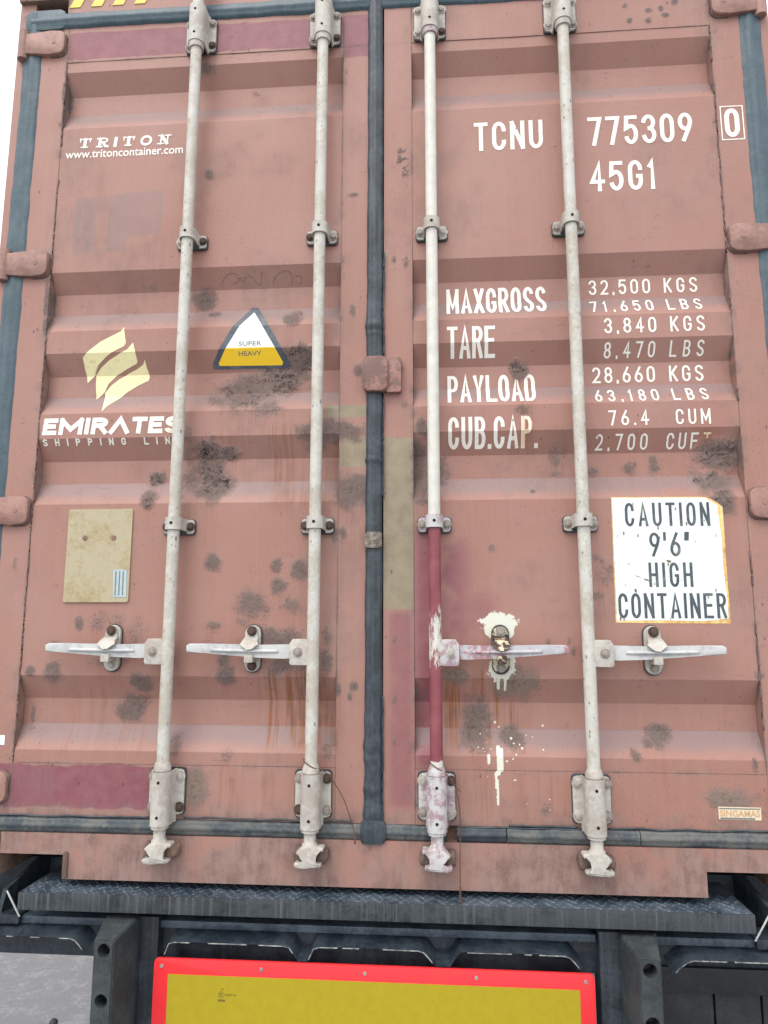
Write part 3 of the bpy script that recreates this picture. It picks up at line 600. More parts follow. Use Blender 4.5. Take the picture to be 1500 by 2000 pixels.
def locking_bar(bx, hs, rodmat, brmat, kinds, catchmat, hmat, tint_top=None):
    """bx: bar position, hs: which way its handle points"""
    bm = bmesh.new(); lathe(bm, bx, RY, [(.150, .014), (.150, RODR), (2.80, RODR), (2.80, .014)], 28)
    bar = from_bm('locking_bar', bm, rodmat, CON, smooth=True, sharp=40)
    # collars at both ends
    for z0, z1 in ((.300, .322), (.150, .163)):
        bm = bmesh.new(); lathe(bm, bx, RY, [(z0, .0175), (z0, .0235), (z0+(z1-z0)*.45, .0232), (z1, .0185), (z1, .0168)], 28); from_bm('collar', bm, brmat, bar, smooth=True, sharp=40)
    bm = bmesh.new(); lathe(bm, bx, RY, [(2.520, .0175), (2.520, .0225), (2.532, .0240), (2.540, .0240), (2.540, .0175)], 28); from_bm('collar', bm, brmat, bar, smooth=True, sharp=40)
    # bearing blocks top and bottom
    rng_ = random.Random(int(bx*1000))
    for z0, z1, fz0, fz1 in ((.158, .298, .176, .296), (2.538, 2.672, 2.546, 2.664)):
        bm = bmesh.new(); saddle(bm, bx, z0, z1, .0495, -.006, .0268, .006, fz0, fz1, .012)
        br = from_bm('bearing_bracket', bm, brmat if z0 < 1 or tint_top is None else 'bracket', bar, smooth=True, sharp=35)
        bm = bmesh.new(); plate(bm, rrect(bx-.0515, bx+.0515, fz0-.002, fz1+.004, .010), -.0062, .0, .001); from_bm('backing_pad', bm, 'rubber', bar)
        for sx_ in (-1, 1):
            for zz in (fz0+.02, fz1-.018): bolt(bx+sx_*.0385, -.012, zz, kinds[rng_.randrange(len(kinds))], bar, 1.0)
        for zz in (z0+.024, z1-.026): hole(bx-.0, RY-.0268, zz, .0042, bar)
    # guides
    for zc in (1.877, .978):
        bm = bmesh.new(); saddle(bm, bx, zc-.015, zc+.021, .0465, -.006, .0245, .0055, zc-.022, zc+.020, .009)
        from_bm('guide_bracket', bm, brmat if zc < 1.5 or tint_top is None else 'bracket', bar, smooth=True, sharp=35)
        bm = bmesh.new(); plate(bm, rrect(bx-.049, bx+.049, zc-.025, zc+.022, .010), -.0062, .0, .001); from_bm('backing_pad', bm, 'rubber', bar)
        for sx_ in (-1, 1): bolt(bx+sx_*.036, -.012, zc-.001, kinds[rng_.randrange(len(kinds))], bar, .95)
        hole(bx, RY-.0245, zc+.003, .0045, bar)
    # cam at the foot (and its twin at the head)
    for flip, zc in ((1, .094), (-1, 2.82)):
        f = lambda z: zc+flip*z
        bm = bmesh.new()
        lathe(bm, bx, RY, sorted([(f(.060), .0165), (f(.055), .0165), (f(.030), .0160), (f(.026), .0205), (f(.014), .0210), (f(.012), .0150)]), 24)
        L_ = [(-.018, .022), (-.040, .022), (-.043, .017), (-.040, .011), (-.020, .008), (-.0165, -.006), (-.0165, -.018), (-.034, -.020), (-.036, -.025), (-.030, -.029), (.004, -.030), (.024, -.033), (.040, -.029), (.042, -.021), (.036, -.016), (.024, -.020), (.013, -.016), (.012, -.008), (.020, -.002), (.034, .002), (.036, .008), (.030, .013), (.018, .022)]
        if hs > 0 and flip > 0 and abs(bx) < .3: pass
        elif bx < 0: L_ = [(-x, z) for x, z in L_[::-1]]
        P = [(bx+x*.92, f(z)) for x, z in L_]
        if flip < 0: P = P[::-1]
        plate(bm, P, RY-.022, RY+.012, .005, 3)
        from_bm('cam', bm, brmat, bar, smooth=True, sharp=50)
    # handle hub
    x0, x1 = sorted((bx+hs*.013, bx+hs*.064))
    z0h, z1h = .584, .655
    c = .012
    pts = [(x0, z0h), (x1-(c if hs > 0 else 0)*.4, z0h), (x1, z0h+.006), (x1, z1h-c), (x1-c*.7, z1h), (x0, z1h)] if hs > 0 else [(x0+.005, z0h), (x1, z0h), (x1, z1h), (x0+c*.7, z1h), (x0, z1h-c), (x0, z0h+.006)]
    bm = bmesh.new(); plate(bm, pts, -.062, -.052, .0025); plate(bm, pts, -.036, -.026, .0025); box(bm, min(bx+hs*.012, bx+hs*.022), max(bx+hs*.012, bx+hs*.022), -.0615, -.0265, z0h+.002, z1h-.002)
    from_bm('handle_hub', bm, 'chalk' if rodmat == 'rod_maroon' else brmat, bar, smooth=True, sharp=35)
    bolt(bx+hs*.040, -.062, .6195, 'dull' if rodmat != 'rod_maroon' else 'pale', bar, .95)
    # lever: a tapering pressed bar with a raised rib
    xs = bx+hs*.045; xe = bx+hs*.360
    def at(t): return xs+(xe-xs)*t
    up = [(0, .6395), (.12, .640), (.35, .6385), (.60, .640), (.80, .6415), (.97, .641), (1.0, .636)]
    dn = [(1.0, .621), (.985, .617), (.8, .6145), (.6, .6095), (.35, .6035), (.12, .601), (0, .601)]
    P = [(at(t), z) for t, z in up+dn]
    if hs > 0: P = P[::-1]
    bm = bmesh.new(); plate(bm, P, -.050, -.037, .004, 3)
    hd_ = from_bm('handle', bm, hmat, bar, smooth=True, sharp=50)
    bm = bmesh.new()
    for k in range(9):
        pass
    rib = [(at(t), -.0485-.005*math.sin(math.pi*(t-.17)/.60), .6215+.004*(t-.3)) for t in np.linspace(.17, .77, 22)]
    tube(bm, rib, .0052, 8); from_bm('handle_rib', bm, hmat, bar, smooth=True)
    # catch: oblong plate, hinged flap above, hook below
    cx = bx+hs*.180
    bm = bmesh.new(); plate(bm, rrect(cx-.0225, cx+.0225, .562, .692, .0224, 8), -.013, .0, .003, 2); from_bm('handle_catch', bm, catchmat, bar, smooth=True, sharp=40)
    bm = bmesh.new(); plate(bm, rrect(cx-.0245, cx+.0245, .559, .695, .024, 8), -.0035, .001); from_bm('backing_pad', bm, 'rubber', bar)
    bm = bmesh.new(); s = hs
    plate(bm, [(cx-.015, .640), (cx+.015, .640), (cx+.0165, .660), (cx+.0155, .680), (cx+.008, .689), (cx-.008, .689), (cx-.0155, .680), (cx-.0165, .660)], -.022, -.012, .003, 2)
    a = [(cx-s*.020, -.024, .660), (cx-s*.008, -.048, .650), (cx+s*.010, -.062, .636), (cx+s*.022, -.060, .630)]
    # folded tab lying over the lever
    w_ = .013
    q = [(-.018, .662, -.022), (.018, .660, -.022), (.021, .648, -.046), (.028, .641, -.060), (.010, .627, -.066), (-.004, .625, -.066), (-.024, .640, -.058), (-.022, .650, -.042)]
    V = [bm.verts.new((cx-hs*dx, y, z)) for dx, z, y in q]; V2 = [bm.verts.new((cx-hs*dx, y+.006, z-.002)) for dx, z, y in q]
    def fc(*i):
        try: bm.faces.new(i)
        except ValueError: pass
    for S in (V, V2):
        fc(S[0], S[1], S[2], S[7]); fc(S[7], S[2], S[3], S[6]); fc(S[6], S[3], S[4], S[5])
    for i in range(8): fc(V[i], V[(i+1) % 8], V2[(i+1) % 8], V2[i])
    from_bm('catch_flap', bm, catchmat, bar, smooth=True, sharp=50)
    bm = bmesh.new(); box(bm, cx-.012, cx+.012, -.046, -.012, .590, .604, .003); box(bm, cx-.012, cx+.012, -.058, -.044, .590, .612, .003)
    from_bm('catch_hook', bm, catchmat, bar, smooth=True, sharp=40)
    bolt(cx, -.022, .676, 'rust' if catchmat != 'catch_rust' else 'dull', bar, 1.05); bolt(cx, -.013, .579, kinds[0] if catchmat != 'catch_rust' else 'dull', bar, 1.0)
    return bar
B1 = locking_bar(-.58, -1, 'rod', 'bracket', ['pale', 'rust', 'dull'], 'bracket', 'galv')
B2 = locking_bar(-.169, -1, 'rod', 'bracket', ['rust', 'rust', 'dull'], 'bracket', 'galv')
MAT['galv_maroon'] = chalk_mat2 = simple('galvanised_with_maroon_smears', (.50, .50, .51), (.40, .40, .42), 50, .5, .001, dust=((.34, .11, .13), (.68, .76), .75), speck=(.18, .17, .17), sp_scale=150, sp_size=.12)
B3 = locking_bar(.169, 1, 'rod_maroon', 'chalk', ['rust', 'dull', 'pale'], 'catch_rust', 'galv_maroon', tint_top=True)
B4 = locking_bar(.58, 1, 'rod', 'bracket', ['dull', 'dull', 'pale'], 'bracket', 'galv')
for b_, l_ in ((B1, 'white locking bar on the left door nearest its hinges'), (B2, 'white locking bar on the left door beside the centre seal'), (B3, 'locking bar with maroon lower half and rusty catch'), (B4, 'white locking bar on the right door beside the caution sign')): b_['label'] = l_
# keepers welded to the sill: lumps of pale scaly rust
def lump(cx, cz, sx, sz, seed, mat):
    bm = bmesh.new(); bmesh.ops.create_icosphere(bm, subdivisions=3, radius=1)
    r_ = np.array([v.co[:] for v in bm.verts]); n_ = fbm(r_[:, 0]+r_[:, 1]*.7, r_[:, 2]+r_[:, 1]*.4, 2.2, seed)
    for v, q in zip(bm.verts, n_):
        c = v.co; m = max(abs(c.x), abs(c.y), abs(c.z)); c = c*(.55+.45/m)*(.62+.6*q)
        v.co = (cx+c.x*sx, -.028+c.y*.026, cz+c.z*sz)
    return from_bm('cam_keeper', bm, mat, sill, smooth=True)
for k, bx in enumerate((-.58, -.169, .169, .58)):
    lump(bx-.030, .088, .018, .024, 3+k, 'pale_rust'); lump(bx+.031, .086, .019, .023, 9+k, 'rust_metal' if k in (0,) else 'pale_rust')

# ------------------------------------------------------------------ lettering: strokes draped over the corrugation
def arc(cx, cy, rx, ry, a0, a1, n=14): return [(cx+rx*math.cos(R(a)), cy+ry*math.sin(R(a))) for a in np.linspace(a0, a1, n)]
GL = {
 '0': [arc(.5, .70, .5, .30, 0, 180)+arc(.5, .30, .5, .30, 180, 360)+['c']],
 'C': [arc(.5, .72, .5, .28, -10, 180)+arc(.5, .28, .5, .28, 180, 370)],
 'G': [arc(.5, .72, .5, .28, -8, 180)+arc(.5, .28, .5, .28, 180, 360)+[(1, .46), (.55, .46)]],
 'U': [[(0, 1)]+arc(.5, .28, .5, .28, 180, 360)+[(1, 1)]],
 'D': [[(0, 0), (0, 1), (.45, 1)]+arc(.45, .72, .55, .28, 80, 0, 8)+arc(.45, .28, .55, .28, 0, -80, 8)+[(.45, 0), 'c']],
 'S': [arc(.5, .76, .5, .24, 5, 180)+[(.06, .66), (.25, .565), (.75, .43), (.94, .34)]+arc(.5, .24, .5, .24, 0, -175)],
 '2': [arc(.5, .73, .5, .27, 175, 0)+[(.96, .60), (.82, .45), (.02, .0), (1, 0)]],
 '3': [arc(.48, .76, .48, .24, 165, -75)+[(.38, .52)], [(.38, .52)]+arc(.5, .26, .5, .26, 78, -165)],
 '4': [[(.72, 0), (.72, 1), (0, .30), (1.05, .30)]],
 '5': [[(.95, 1), (.1, 1), (.02, .56)]+arc(.5, .33, .5, .33, 125, -165)],
 '6': [arc(.5, .28, .5, .28, 0, 345, 20)+['c'], [(.70, 1), (.12, .50), (.01, .30)]],
 '9': [arc(.5, .72, .5, .28, 0, 345, 20)+['c'], [(.30, 0), (.88, .50), (.99, .70)]],
 '7': [[(0, 1), (1, 1), (.40, 0)]],
 '8': [arc(.5, .76, .44, .24, 0, 345, 18)+['c'], arc(.5, .26, .5, .26, 0, 345, 18)+['c']],
 '1': [[(.12, .84), (.62, 1), (.62, 0)]],
 'T': [[(0, 1), (1, 1)], [(.5, 1), (.5, 0)]], 'N': [[(0, 0), (0, 1)], [(0, 1), (1, 0)], [(1, 0), (1, 1)]],
 'M': [[(0, 0), (0, 1)], [(0, 1), (.5, .25), (1, 1)], [(1, 1), (1, 0)]], 'A': [[(0, 0), (.5, 1), (1, 0)], [(.2, .27), (.8, .27)]],
 'V': [[(0, 1), (.5, 0), (1, 1)]], '^': [[(0, 0), (.5, 1), (1, 0)]],
 'X': [[(0, 0), (1, 1)], [(0, 1), (1, 0)]], 'R': [[(0, 0), (0, 1), (.5, 1)]+arc(.5, .76, .48, .24, 80, -80, 10)+[(.5, .52), (0, .52)], [(.5, .52), (1, 0)]],
 'E': [[(1, 1), (0, 1), (0, 0), (1, 0)], [(0, .52), (.85, .52)]], 'F': [[(1, 1), (0, 1), (0, 0)], [(0, .5), (.85, .5)]], 'P': [[(0, 0), (0, 1), (.5, 1)]+arc(.5, .74, .5, .26, 80, -80, 10)+[(.5, .48), (0, .48)]],
 'Y': [[(0, 1), (.5, .45), (1, 1)], [(.5, .45), (.5, 0)]], 'L': [[(0, 1), (0, 0), (1, 0)]], 'K': [[(0, 0), (0, 1)], [(1, 1), (0, .38)], [(.30, .56), (1, 0)]],
 'B': [[(0, 0), (0, 1), (.5, 1)]+arc(.5, .76, .45, .24, 80, -80, 9)+[(.5, .52), (0, .52)], [(.5, .52)]+arc(.5, .26, .5, .26, 80, -80, 9)+[(.5, 0), (0, 0)]],
 'I': [[(.5, 0), (.5, 1)]], 'H': [[(0, 0), (0, 1)], [(1, 0), (1, 1)], [(0, .5), (1, .5)]],
 '.': [[(.5, .0), (.5, .03)]], ',': [[(.6, .05), (.4, -.06)]], "'": [[(.6, 1.02), (.25, .74)]], '"': [[(.28, 1.02), (.1, .74)], [(.88, 1.02), (.7, .74)]], '=': [],
}
GL['O'] = GL['0']
WID = {'.': .28, ',': .28, "'": .28, '"': .55, 'I': .28, '1': .62, 'M': 1.22, ' ': .6, 'A': 1.06, 'N': 1.04, '^': 1.1}
SLAB = {  # heavy slab-serif capitals: (stroke, weight)
 'T': [([(.05, 1), (.95, 1)], .6), ([(.05, 1.02), (.05, .74)], .5), ([(.95, 1.02), (.95, .74)], .5), ([(.5, 1), (.5, 0)], 1.5), ([(.25, 0), (.75, 0)], .6)],
 'R': [([(.25, 1), (.25, 0)], 1.5), ([(.02, 0), (.48, 0)], .6), ([(.02, 1), (.55, 1)]+arc(.55, .77, .36, .23, 80, -80, 9)+[(.55, .54), (.25, .54)], .75), ([(.55, .5), (.80, .05), (1.0, 0)], 1.2)],
 'I': [([(.5, 1), (.5, 0)], 1.5), ([(.25, 0), (.75, 0)], .6), ([(.25, 1), (.75, 1)], .6)],
 'O': [(arc(.5, .5, .42, .5, 0, 345, 26)+['c'], 1.1)],
 'N': [([(.22, 0), (.22, 1)], .7), ([(.22, 1), (.78, 0)], 1.5), ([(.78, 0), (.78, 1)], .7), ([(.02, 0), (.42, 0)], .6), ([(0, 1), (.3, 1)], .6), ([(.58, 1), (.98, 1)], .6)],
}
def stroke(bm, pts, h, off, ext=True):
    closed = pts[-1] == 'c'
    P = [Vector((p[0], p[1])) for p in pts if p != 'c']
    Q = [P[0]]
    for p in P[1:]:
        if (p-Q[-1]).length > 1e-5: Q.append(p)
    P = Q; n = len(P); Lf, Rt = [], []
    for i in range(n):
        if closed: a, b = P[i]-P[i-1], P[(i+1) % n]-P[i]
        else: a = P[i]-P[i-1] if i else P[1]-P[0]; b = P[i+1]-P[i] if i < n-1 else P[-1]-P[-2]
        a = a.normalized(); b = b.normalized(); t = (a+b)
        t = a if t.length < 1e-4 else t.normalized()
        nn = Vector((-t.y, t.x)); k = h/max(.45, abs(nn.dot(Vector((-a.y, a.x)))))
        c = P[i]
        Lf.append(c+nn*k); Rt.append(c-nn*k)
    A = [bm.verts.new((p.x, off, p.y)) for p in Lf]; B = [bm.verts.new((p.x, off, p.y)) for p in Rt]
    for i in range(n if closed else n-1):
        j = (i+1) % n
        try: bm.faces.new((A[i], A[j], B[j], B[i]))
        except ValueError: pass
def drape(bm, gap=.0009, cuts=True, step=.02):
    """cut at every crease, then lay the flat shape on the door's surface"""
    xs = [v.co.x for v in bm.verts]; zs = [v.co.z for v in bm.verts]
    zl = [z for q in RZ for z in q if min(zs) < z < max(zs)]
    zl += list(np.arange(min(zs)+step*.7, max(zs), step)) if cuts else []
    for z in zl: bmesh.ops.bisect_plane(bm, geom=bm.verts[:]+bm.edges[:]+bm.faces[:], plane_co=(0, 0, z), plane_no=(0, 0, 1))
    if cuts:
        for x in np.arange(min(xs)+step*.7, max(xs), step): bmesh.ops.bisect_plane(bm, geom=bm.verts[:]+bm.edges[:]+bm.faces[:], plane_co=(x, 0, 0), plane_no=(1, 0, 0))
    X = np.array([v.co.x for v in bm.verts]); Z = np.array([v.co.z for v in bm.verts])
    inside = (np.abs(X) > .11) & (np.abs(X) < 1.04) & (Z > .304)
    y = np.where(inside, prof(X, Z)+(fbm(X, Z, 2.4, 90)-.5)*.004, (fbm(X, Z, 3, 95)-.5)*.0025+.0006)
    for v, q in zip(bm.verts, y): v.co.y = q-gap+v.co.y
def finish_flat(name, bm, mat, parent, gap=.0009, wear=True, step=.012):
    drape(bm, gap, True, step)
    for f in bm.faces:
        f.normal_update()
        if f.normal.y > 0: f.normal_flip()
    me = bpy.data.meshes.new(name); bm.to_mesh(me); bm.free()
    if wear:
        co = np.empty(len(me.vertices)*3, np.float32); me.vertices.foreach_get('co', co); co = co.reshape(-1, 3)
        f = fields(co[:, 0].astype(float), co[:, 2].astype(float)); set_attrs(me, co[:, 0], co[:, 2], f)
    return link(name, me, mat, parent)
def text(s, x0, x1, zb, zt, mat, parent, t=.125, w=.46, gap=.0009, shear=0., wear=True, name='lettering', slab=False, wid=None):
    H = zt-zb; th = t*H; bm = bmesh.new()
    ws = [(w*(wid or WID).get(c, 1.0))*H for c in s]
    sp = (x1-x0-sum(ws))/max(1, len(s)-1); x = x0; k = 0
    for c, wd in zip(s, ws):
        if c != ' ':
            iw, ih = wd-th, H-th
            if slab: strokes = SLAB[c]
            else: strokes = [(q, 1.0) for q in GL[c]]
            for j, (q, wt) in enumerate(strokes):
                P = []
                for p in q:
                    if p == 'c': P.append('c'); continue
                    xx = x+th/2+p[0]*iw; zz = zb+th/2+p[1]*ih
                    P.append((xx+shear*(zz-zb), zz))
                # run open straight ends out to the full height
                if P[-1] != 'c' and len(P) >= 2:
                    for e, f in ((0, 1), (-1, -2)):
                        d = Vector(P[e])-Vector(P[f]); d = d.normalized()*th*.5*(1.0 if abs(q[e][1]-.5) > .3 or len(q) <= 4 else 0)
                        P[e] = (P[e][0]+d.x, P[e][1]+d.y)
                stroke(bm, P, th*wt/2, -.00012*j)
        x += wd+sp
    return finish_flat(name, bm, mat, parent, gap, wear)
def poly(name, pts, mat, parent, gap=.0009, wear=False, step=.02):
    bm = bmesh.new(); f = bm.faces.new([bm.verts.new((x, 0, z)) for x, z in pts]); bmesh.ops.triangulate(bm, faces=[f])
    return finish_flat(name, bm, mat, parent, gap, wear, step)
def font_text(s, x0, x1, zb, zt, mat, parent, gap=.0009, bold=0., wear=True, name='lettering', space=1.0, shear=0.):
    cu = bpy.data.curves.new('lettering', 'FONT'); cu.body = s; cu.size = 1; cu.offset = bold; cu.space_character = space; cu.shear = shear; cu.resolution_u = 3
    o = bpy.data.objects.new('lettering_source', cu); COL.objects.link(o); bpy.context.view_layer.update()
    me = o.to_mesh(); bm = bmesh.new(); bm.from_mesh(me); o.to_mesh_clear(); bpy.data.objects.remove(o); bpy.data.curves.remove(cu)
    xs = [v.co.x for v in bm.verts]; ys = [v.co.y for v in bm.verts]; a, b = min(xs), max(xs)
    y0 = 0.0; y1 = .729 if any(c.isupper() for c in s) else max(ys)
    for v in bm.verts: v.co = (x0+(v.co.x-a)/(b-a)*(x1-x0), 0, zb+(v.co.y-y0)/(y1-y0)*(zt-zb))
    bmesh.ops.dissolve_limit(bm, angle_limit=.01, verts=bm.verts, edges=bm.edges); bmesh.ops.triangulate(bm, faces=bm.faces)
    return finish_flat(name, bm, mat, parent, gap, wear)

# right door
for s, x0, x1, zb, zt in (('TCNU', .304, .516, 2.152, 2.249), ('775309', .653, .967, 2.151, 2.248), ('45G1', .653, .851, 1.998, 2.096)): text(s, x0, x1, zb, zt, 'letter', DR, .130, .44)
text('0', 1.062, 1.108, 2.158, 2.254, 'letter', DR, .15, .46)
bm = bmesh.new(); stroke(bm, [(1.0525, 2.150), (1.1175, 2.150), (1.1175, 2.261), (1.0525, 2.261), 'c'], .0017, 0); finish_flat('lettering_box', bm, 'letter', DR)
for s, x0, x1, zb, zt in (('MAXGROSS', .212, .513, 1.624, 1.714), ('TARE', .212, .355, 1.485, 1.577), ('PAYLOAD', .212, .472, 1.344, 1.436), ('CUB.CAP.', .212, .472, 1.206, 1.297)): text(s, x0, x1, zb, zt, 'letter', DR, .118, .345)
for s, x0, x1, zb, zt in (('32,500', .642, .824, 1.681, 1.728), ('KGS', .864, .962, 1.681, 1.728), ('71,650', .640, .824, 1.614, 1.657), ('LBS', .864, .964, 1.614, 1.657), ('3,840', .674, .824, 1.543, 1.590), ('KGS', .864, .962, 1.543, 1.590),
        ('8,470', .674, .822, 1.476, 1.518), ('LBS', .864, .962, 1.476, 1.518), ('28,660', .641, .823, 1.403, 1.452), ('KGS', .864, .962, 1.403, 1.452), ('63,180', .641, .823, 1.336, 1.378), ('LBS', .862, .962, 1.336, 1.378),
        ('76.4', .674, .787, 1.263, 1.308), ('CUM', .863, .960, 1.263, 1.308), ('2,700', .638, .786, 1.197, 1.240), ('CUFT', .839, .962, 1.197, 1.240)): text(s, x0, x1, zb, zt, 'letter', DR, .125, .49)
# caution sign: yellowed rim, white face, black words
C_ = [(.670, 1.053), (.929, 1.051), (.944, 1.045), (.962, 1.034), (.975, 1.022), (.972, 1.006), (.973, .96), (.9735, .85), (.975, .699), (.80, .6995), (.667, .701), (.668, .85)]
cs = poly('caution_sign', C_, 'decal_rim', DR, .0008); cs['label'] = 'white caution sign with yellowed edges and a torn corner'
poly('sign_face', [(.6725, 1.0505), (.926, 1.0485), (.950, 1.034), (.961, 1.026), (.9615, 1.0), (.9665, .93), (.9655, .85), (.9700, .76), (.9695, .712), (.90, .7055), (.80, .7075), (.6705, .7065), (.6715, .80), (.6705, .9)], 'decal_white', DR, .0014)
for s, x0, x1, zb, zt in (('CAUTION', .706, .938, .969, 1.036), ('HIGH', .763, .882, .799, .867), ('CONTAINER', .676, .9665, .713, .782)): text(s, x0, x1, zb, zt, 'decal_black', DR, .113, .375, gap=.0020, wear=False)
text('9\'6"', .769, .879, .884, .951, 'decal_black', DR, .113, .42, gap=.0020, wear=False)
for q in ([(.722, .832), (.735, .829), (.745, .824), (.733, .8275)], [(.812, .875), (.826, .872), (.824, .866), (.815, .868)], [(.722, .795), (.728, .792), (.727, .782), (.722, .787)], [(.748, .823), (.760, .820), (.764, .815), (.752, .818)]): poly('rust_scrape', q, 'rust_metal', DR, .0024)
# maker's sticker
poly('maker_sticker', [(.908, .1905), (1.016, .1900), (1.017, .222), (.908, .2225)], 'cream_sticker', DR, .0008)
poly('sticker_band', [(.910, .2165), (1.014, .2165), (1.014, .2195), (.910, .2195)], 'slate_ink', DR, .0014); poly('sticker_band', [(.912, .1915), (1.000, .1915), (1.000, .1955), (.912, .1955)], 'slate_ink', DR, .0014)
font_text('SINGAMAS', .911, 1.013, .1985, .2145, 'orange_ink', DR, .0014, .02, wear=False)

# left door
text('TRITON', -.981, -.671, 2.228, 2.264, 'letter', DL, .20, 1.22, slab=True, shear=.10)
font_text('www.tritoncontainer.com', -1.021, -.628, 2.1945, 2.2215, 'letter', DL, bold=.012)
text('EMIR^TES', -1.028, -.598, 1.2655, 1.318, 'letter', DL, .27, 1.0, shear=.10, wid={'E': .86, 'M': 1.44, 'I': .29, 'R': .98, '^': 1.20, 'T': .90, 'S': .88})
text('SHIPPING LINE', -1.026, -.588, 1.2335, 1.2535, 'letter', DL, .22, .72, shear=.03)
LOGO = [[(-.919, 1.514), (-.895, 1.536), (-.861, 1.563), (-.821, 1.583), (-.797, 1.595), (-.79, 1.61), (-.784, 1.579), (-.78, 1.556), (-.785, 1.546), (-.811, 1.533), (-.844, 1.515), (-.873, 1.493), (-.888, 1.478), (-.887, 1.467), (-.913, 1.441), (-.918, 1.482)],
 [(-.886, 1.465), (-.864, 1.487), (-.835, 1.506), (-.805, 1.52), (-.776, 1.534), (-.761, 1.546), (-.757, 1.557), (-.749, 1.528), (-.746, 1.501), (-.75, 1.494), (-.784, 1.48), (-.819, 1.463), (-.843, 1.439), (-.855, 1.421), (-.854, 1.411), (-.879, 1.386), (-.885, 1.428)],
 [(-.722, 1.505), (-.719, 1.483), (-.713, 1.457), (-.715, 1.445), (-.747, 1.43), (-.784, 1.407), (-.814, 1.381), (-.835, 1.358), (-.845, 1.338), (-.852, 1.39), (-.853, 1.408), (-.835, 1.432), (-.811, 1.451), (-.78, 1.468), (-.747, 1.481), (-.729, 1.492)]]
for P in LOGO: poly('logo_swoosh', P, 'letter_yellow', DL, .0009, wear=True, step=.008)
# triangle decal
tri = poly('warning_triangle', [(-.39, 1.675), (-.379, 1.675), (-.371, 1.669), (-.267, 1.486), (-.265, 1.478), (-.277, 1.4725), (-.372, 1.473), (-.501, 1.473), (-.51, 1.477), (-.509, 1.487), (-.485, 1.526), (-.444, 1.600), (-.396, 1.673)], 'decal_border', DL, .0010); tri['label'] = 'black bordered triangle sticker, white above and amber below'
poly('triangle_face', [(-.385, 1.656), (-.422, 1.600), (-.4625, 1.5305), (-.3115, 1.5295)], 'decal_plain', DL, .0017)
poly('triangle_face', [(-.4625, 1.5300), (-.3115, 1.5290), (-.2885, 1.488), (-.292, 1.480), (-.486, 1.482), (-.490, 1.488)], 'decal_yellow', DL, .0017)
font_text('SUPER', -.423, -.352, 1.5355, 1.5500, 'slate_ink', DL, .0023, .010, wear=False); font_text('HEAVY', -.424, -.353, 1.5075, 1.5200, 'slate_ink', DL, .0023, .010, wear=False)
# scribble
GRAF = [[(-.493, 1.749), (-.485, 1.763), (-.468, 1.776), (-.448, 1.779), (-.437, 1.771), (-.44, 1.757), (-.457, 1.753), (-.463, 1.749)], [(-.44, 1.757), (-.43, 1.768), (-.426, 1.755), (-.411, 1.768), (-.394, 1.769), (-.377, 1.747)], [(-.36, 1.781), (-.366, 1.745)], [(-.329, 1.746), (-.32, 1.765), (-.299, 1.778), (-.277, 1.78), (-.267, 1.766), (-.269, 1.745)], [(-.265, 1.764), (-.245, 1.767), (-.235, 1.758), (-.245, 1.744)]]
bm = bmesh.new()
for k, P in enumerate(GRAF):
    Q = smooth_path([(x, 0, z) for x, z in P], 5); stroke(bm, [(p.x, p.z) for p in Q], .0007, -.0001*k)
finish_flat('scribble', bm, 'pencil', DL, .0007, False)
# data plate
MAT['rust_spot'] = simple('brown_rivet', (.23, .14, .10), (.17, .10, .075), 90, .7, .001)
bm = bmesh.new(); plate(bm, rrect(-.922, -.725, .758, 1.034, .006), -.0035, .003, .001); dp = from_bm('data_plate', bm, 'gold', DL); dp['label'] = 'blank tarnished gold data plate with two rivet marks'
for x in (-.867, -.779):
    bm = bmesh.new(); cyl(bm, (x, -.0033, .947), (x, -.0045, .947), .0085, .0075, 18); from_bm('rivet', bm, 'rust_spot', DL)
bm = bmesh.new(); plate(bm, [(-.770, .773), (-.731, .772), (-.733, .852), (-.774, .853)], -.0046, -.0034); from_bm('small_sticker', bm, 'blue_sticker', DL)
for k in range(3):
    x = -.766+.011*k; bm = bmesh.new(); plate(bm, [(x, .778), (x+.0035, .778), (x+.0025, .848), (x-.001, .848)], -.0052, -.0045); from_bm('sticker_print', bm, 'slate_ink', DL)
poly('white_label', [(-1.105, .352), (-1.068, .352), (-1.068, .3785), (-1.105, .3785)], 'decal_plain', DL, .0008)
# ------------------------------------------------------------------ tie wires left on two bars
def wire(paths, label):
    bm = bmesh.new()
    for P, r in paths: tube(bm, smooth_path(P, 7), r, 6)
    o = from_bm('tie_wire', bm, 'wire', None, (0, 0, Z0), smooth=True); return tag(o, label, 'wire', None)
def wrap(bx, z, tilt=.018, turns=1.0, r=.021):
    return [(bx+r*math.cos(a), RY+r*math.sin(a), z-tilt*math.cos(a)) for a in np.linspace(0, 2*math.pi*turns, 16)]
wire([(wrap(-.169, .322, .012), .0014), ([(-.150, -.056, .314), (-.132, -.050, .303), (-.116, -.040, .285), (-.098, -.034, .258), (-.083, -.032, .232), (-.068, -.032, .195), (-.056, -.033, .160), (-.051, -.036, .136)], .0014), ([(-.051, -.037, .140), (-.0495, -.040, .118)], .0026)],
     'short rusty wire tied to the bar beside the centre seal on the scribbled door')
wire([(wrap(.169, .322, .013), .0014), ([(.188, -.056, .313), (.199, -.052, .298), (.212, -.046, .280), (.222, -.044, .266), (.233, -.043, .257)], .0016), ([(.199, -.053, .299), (.214, -.048, .276), (.224, -.044, .246), (.229, -.042, .205), (.2295, -.042, .16), (.228, -.042, .08), (.2275, -.044, .02), (.227, -.046, -.008)], .0014), ([(.228, -.044, .022), (.2268, -.047, -.018)], .0027)],
     'long rusty wire hanging from the half maroon bar past the sill')

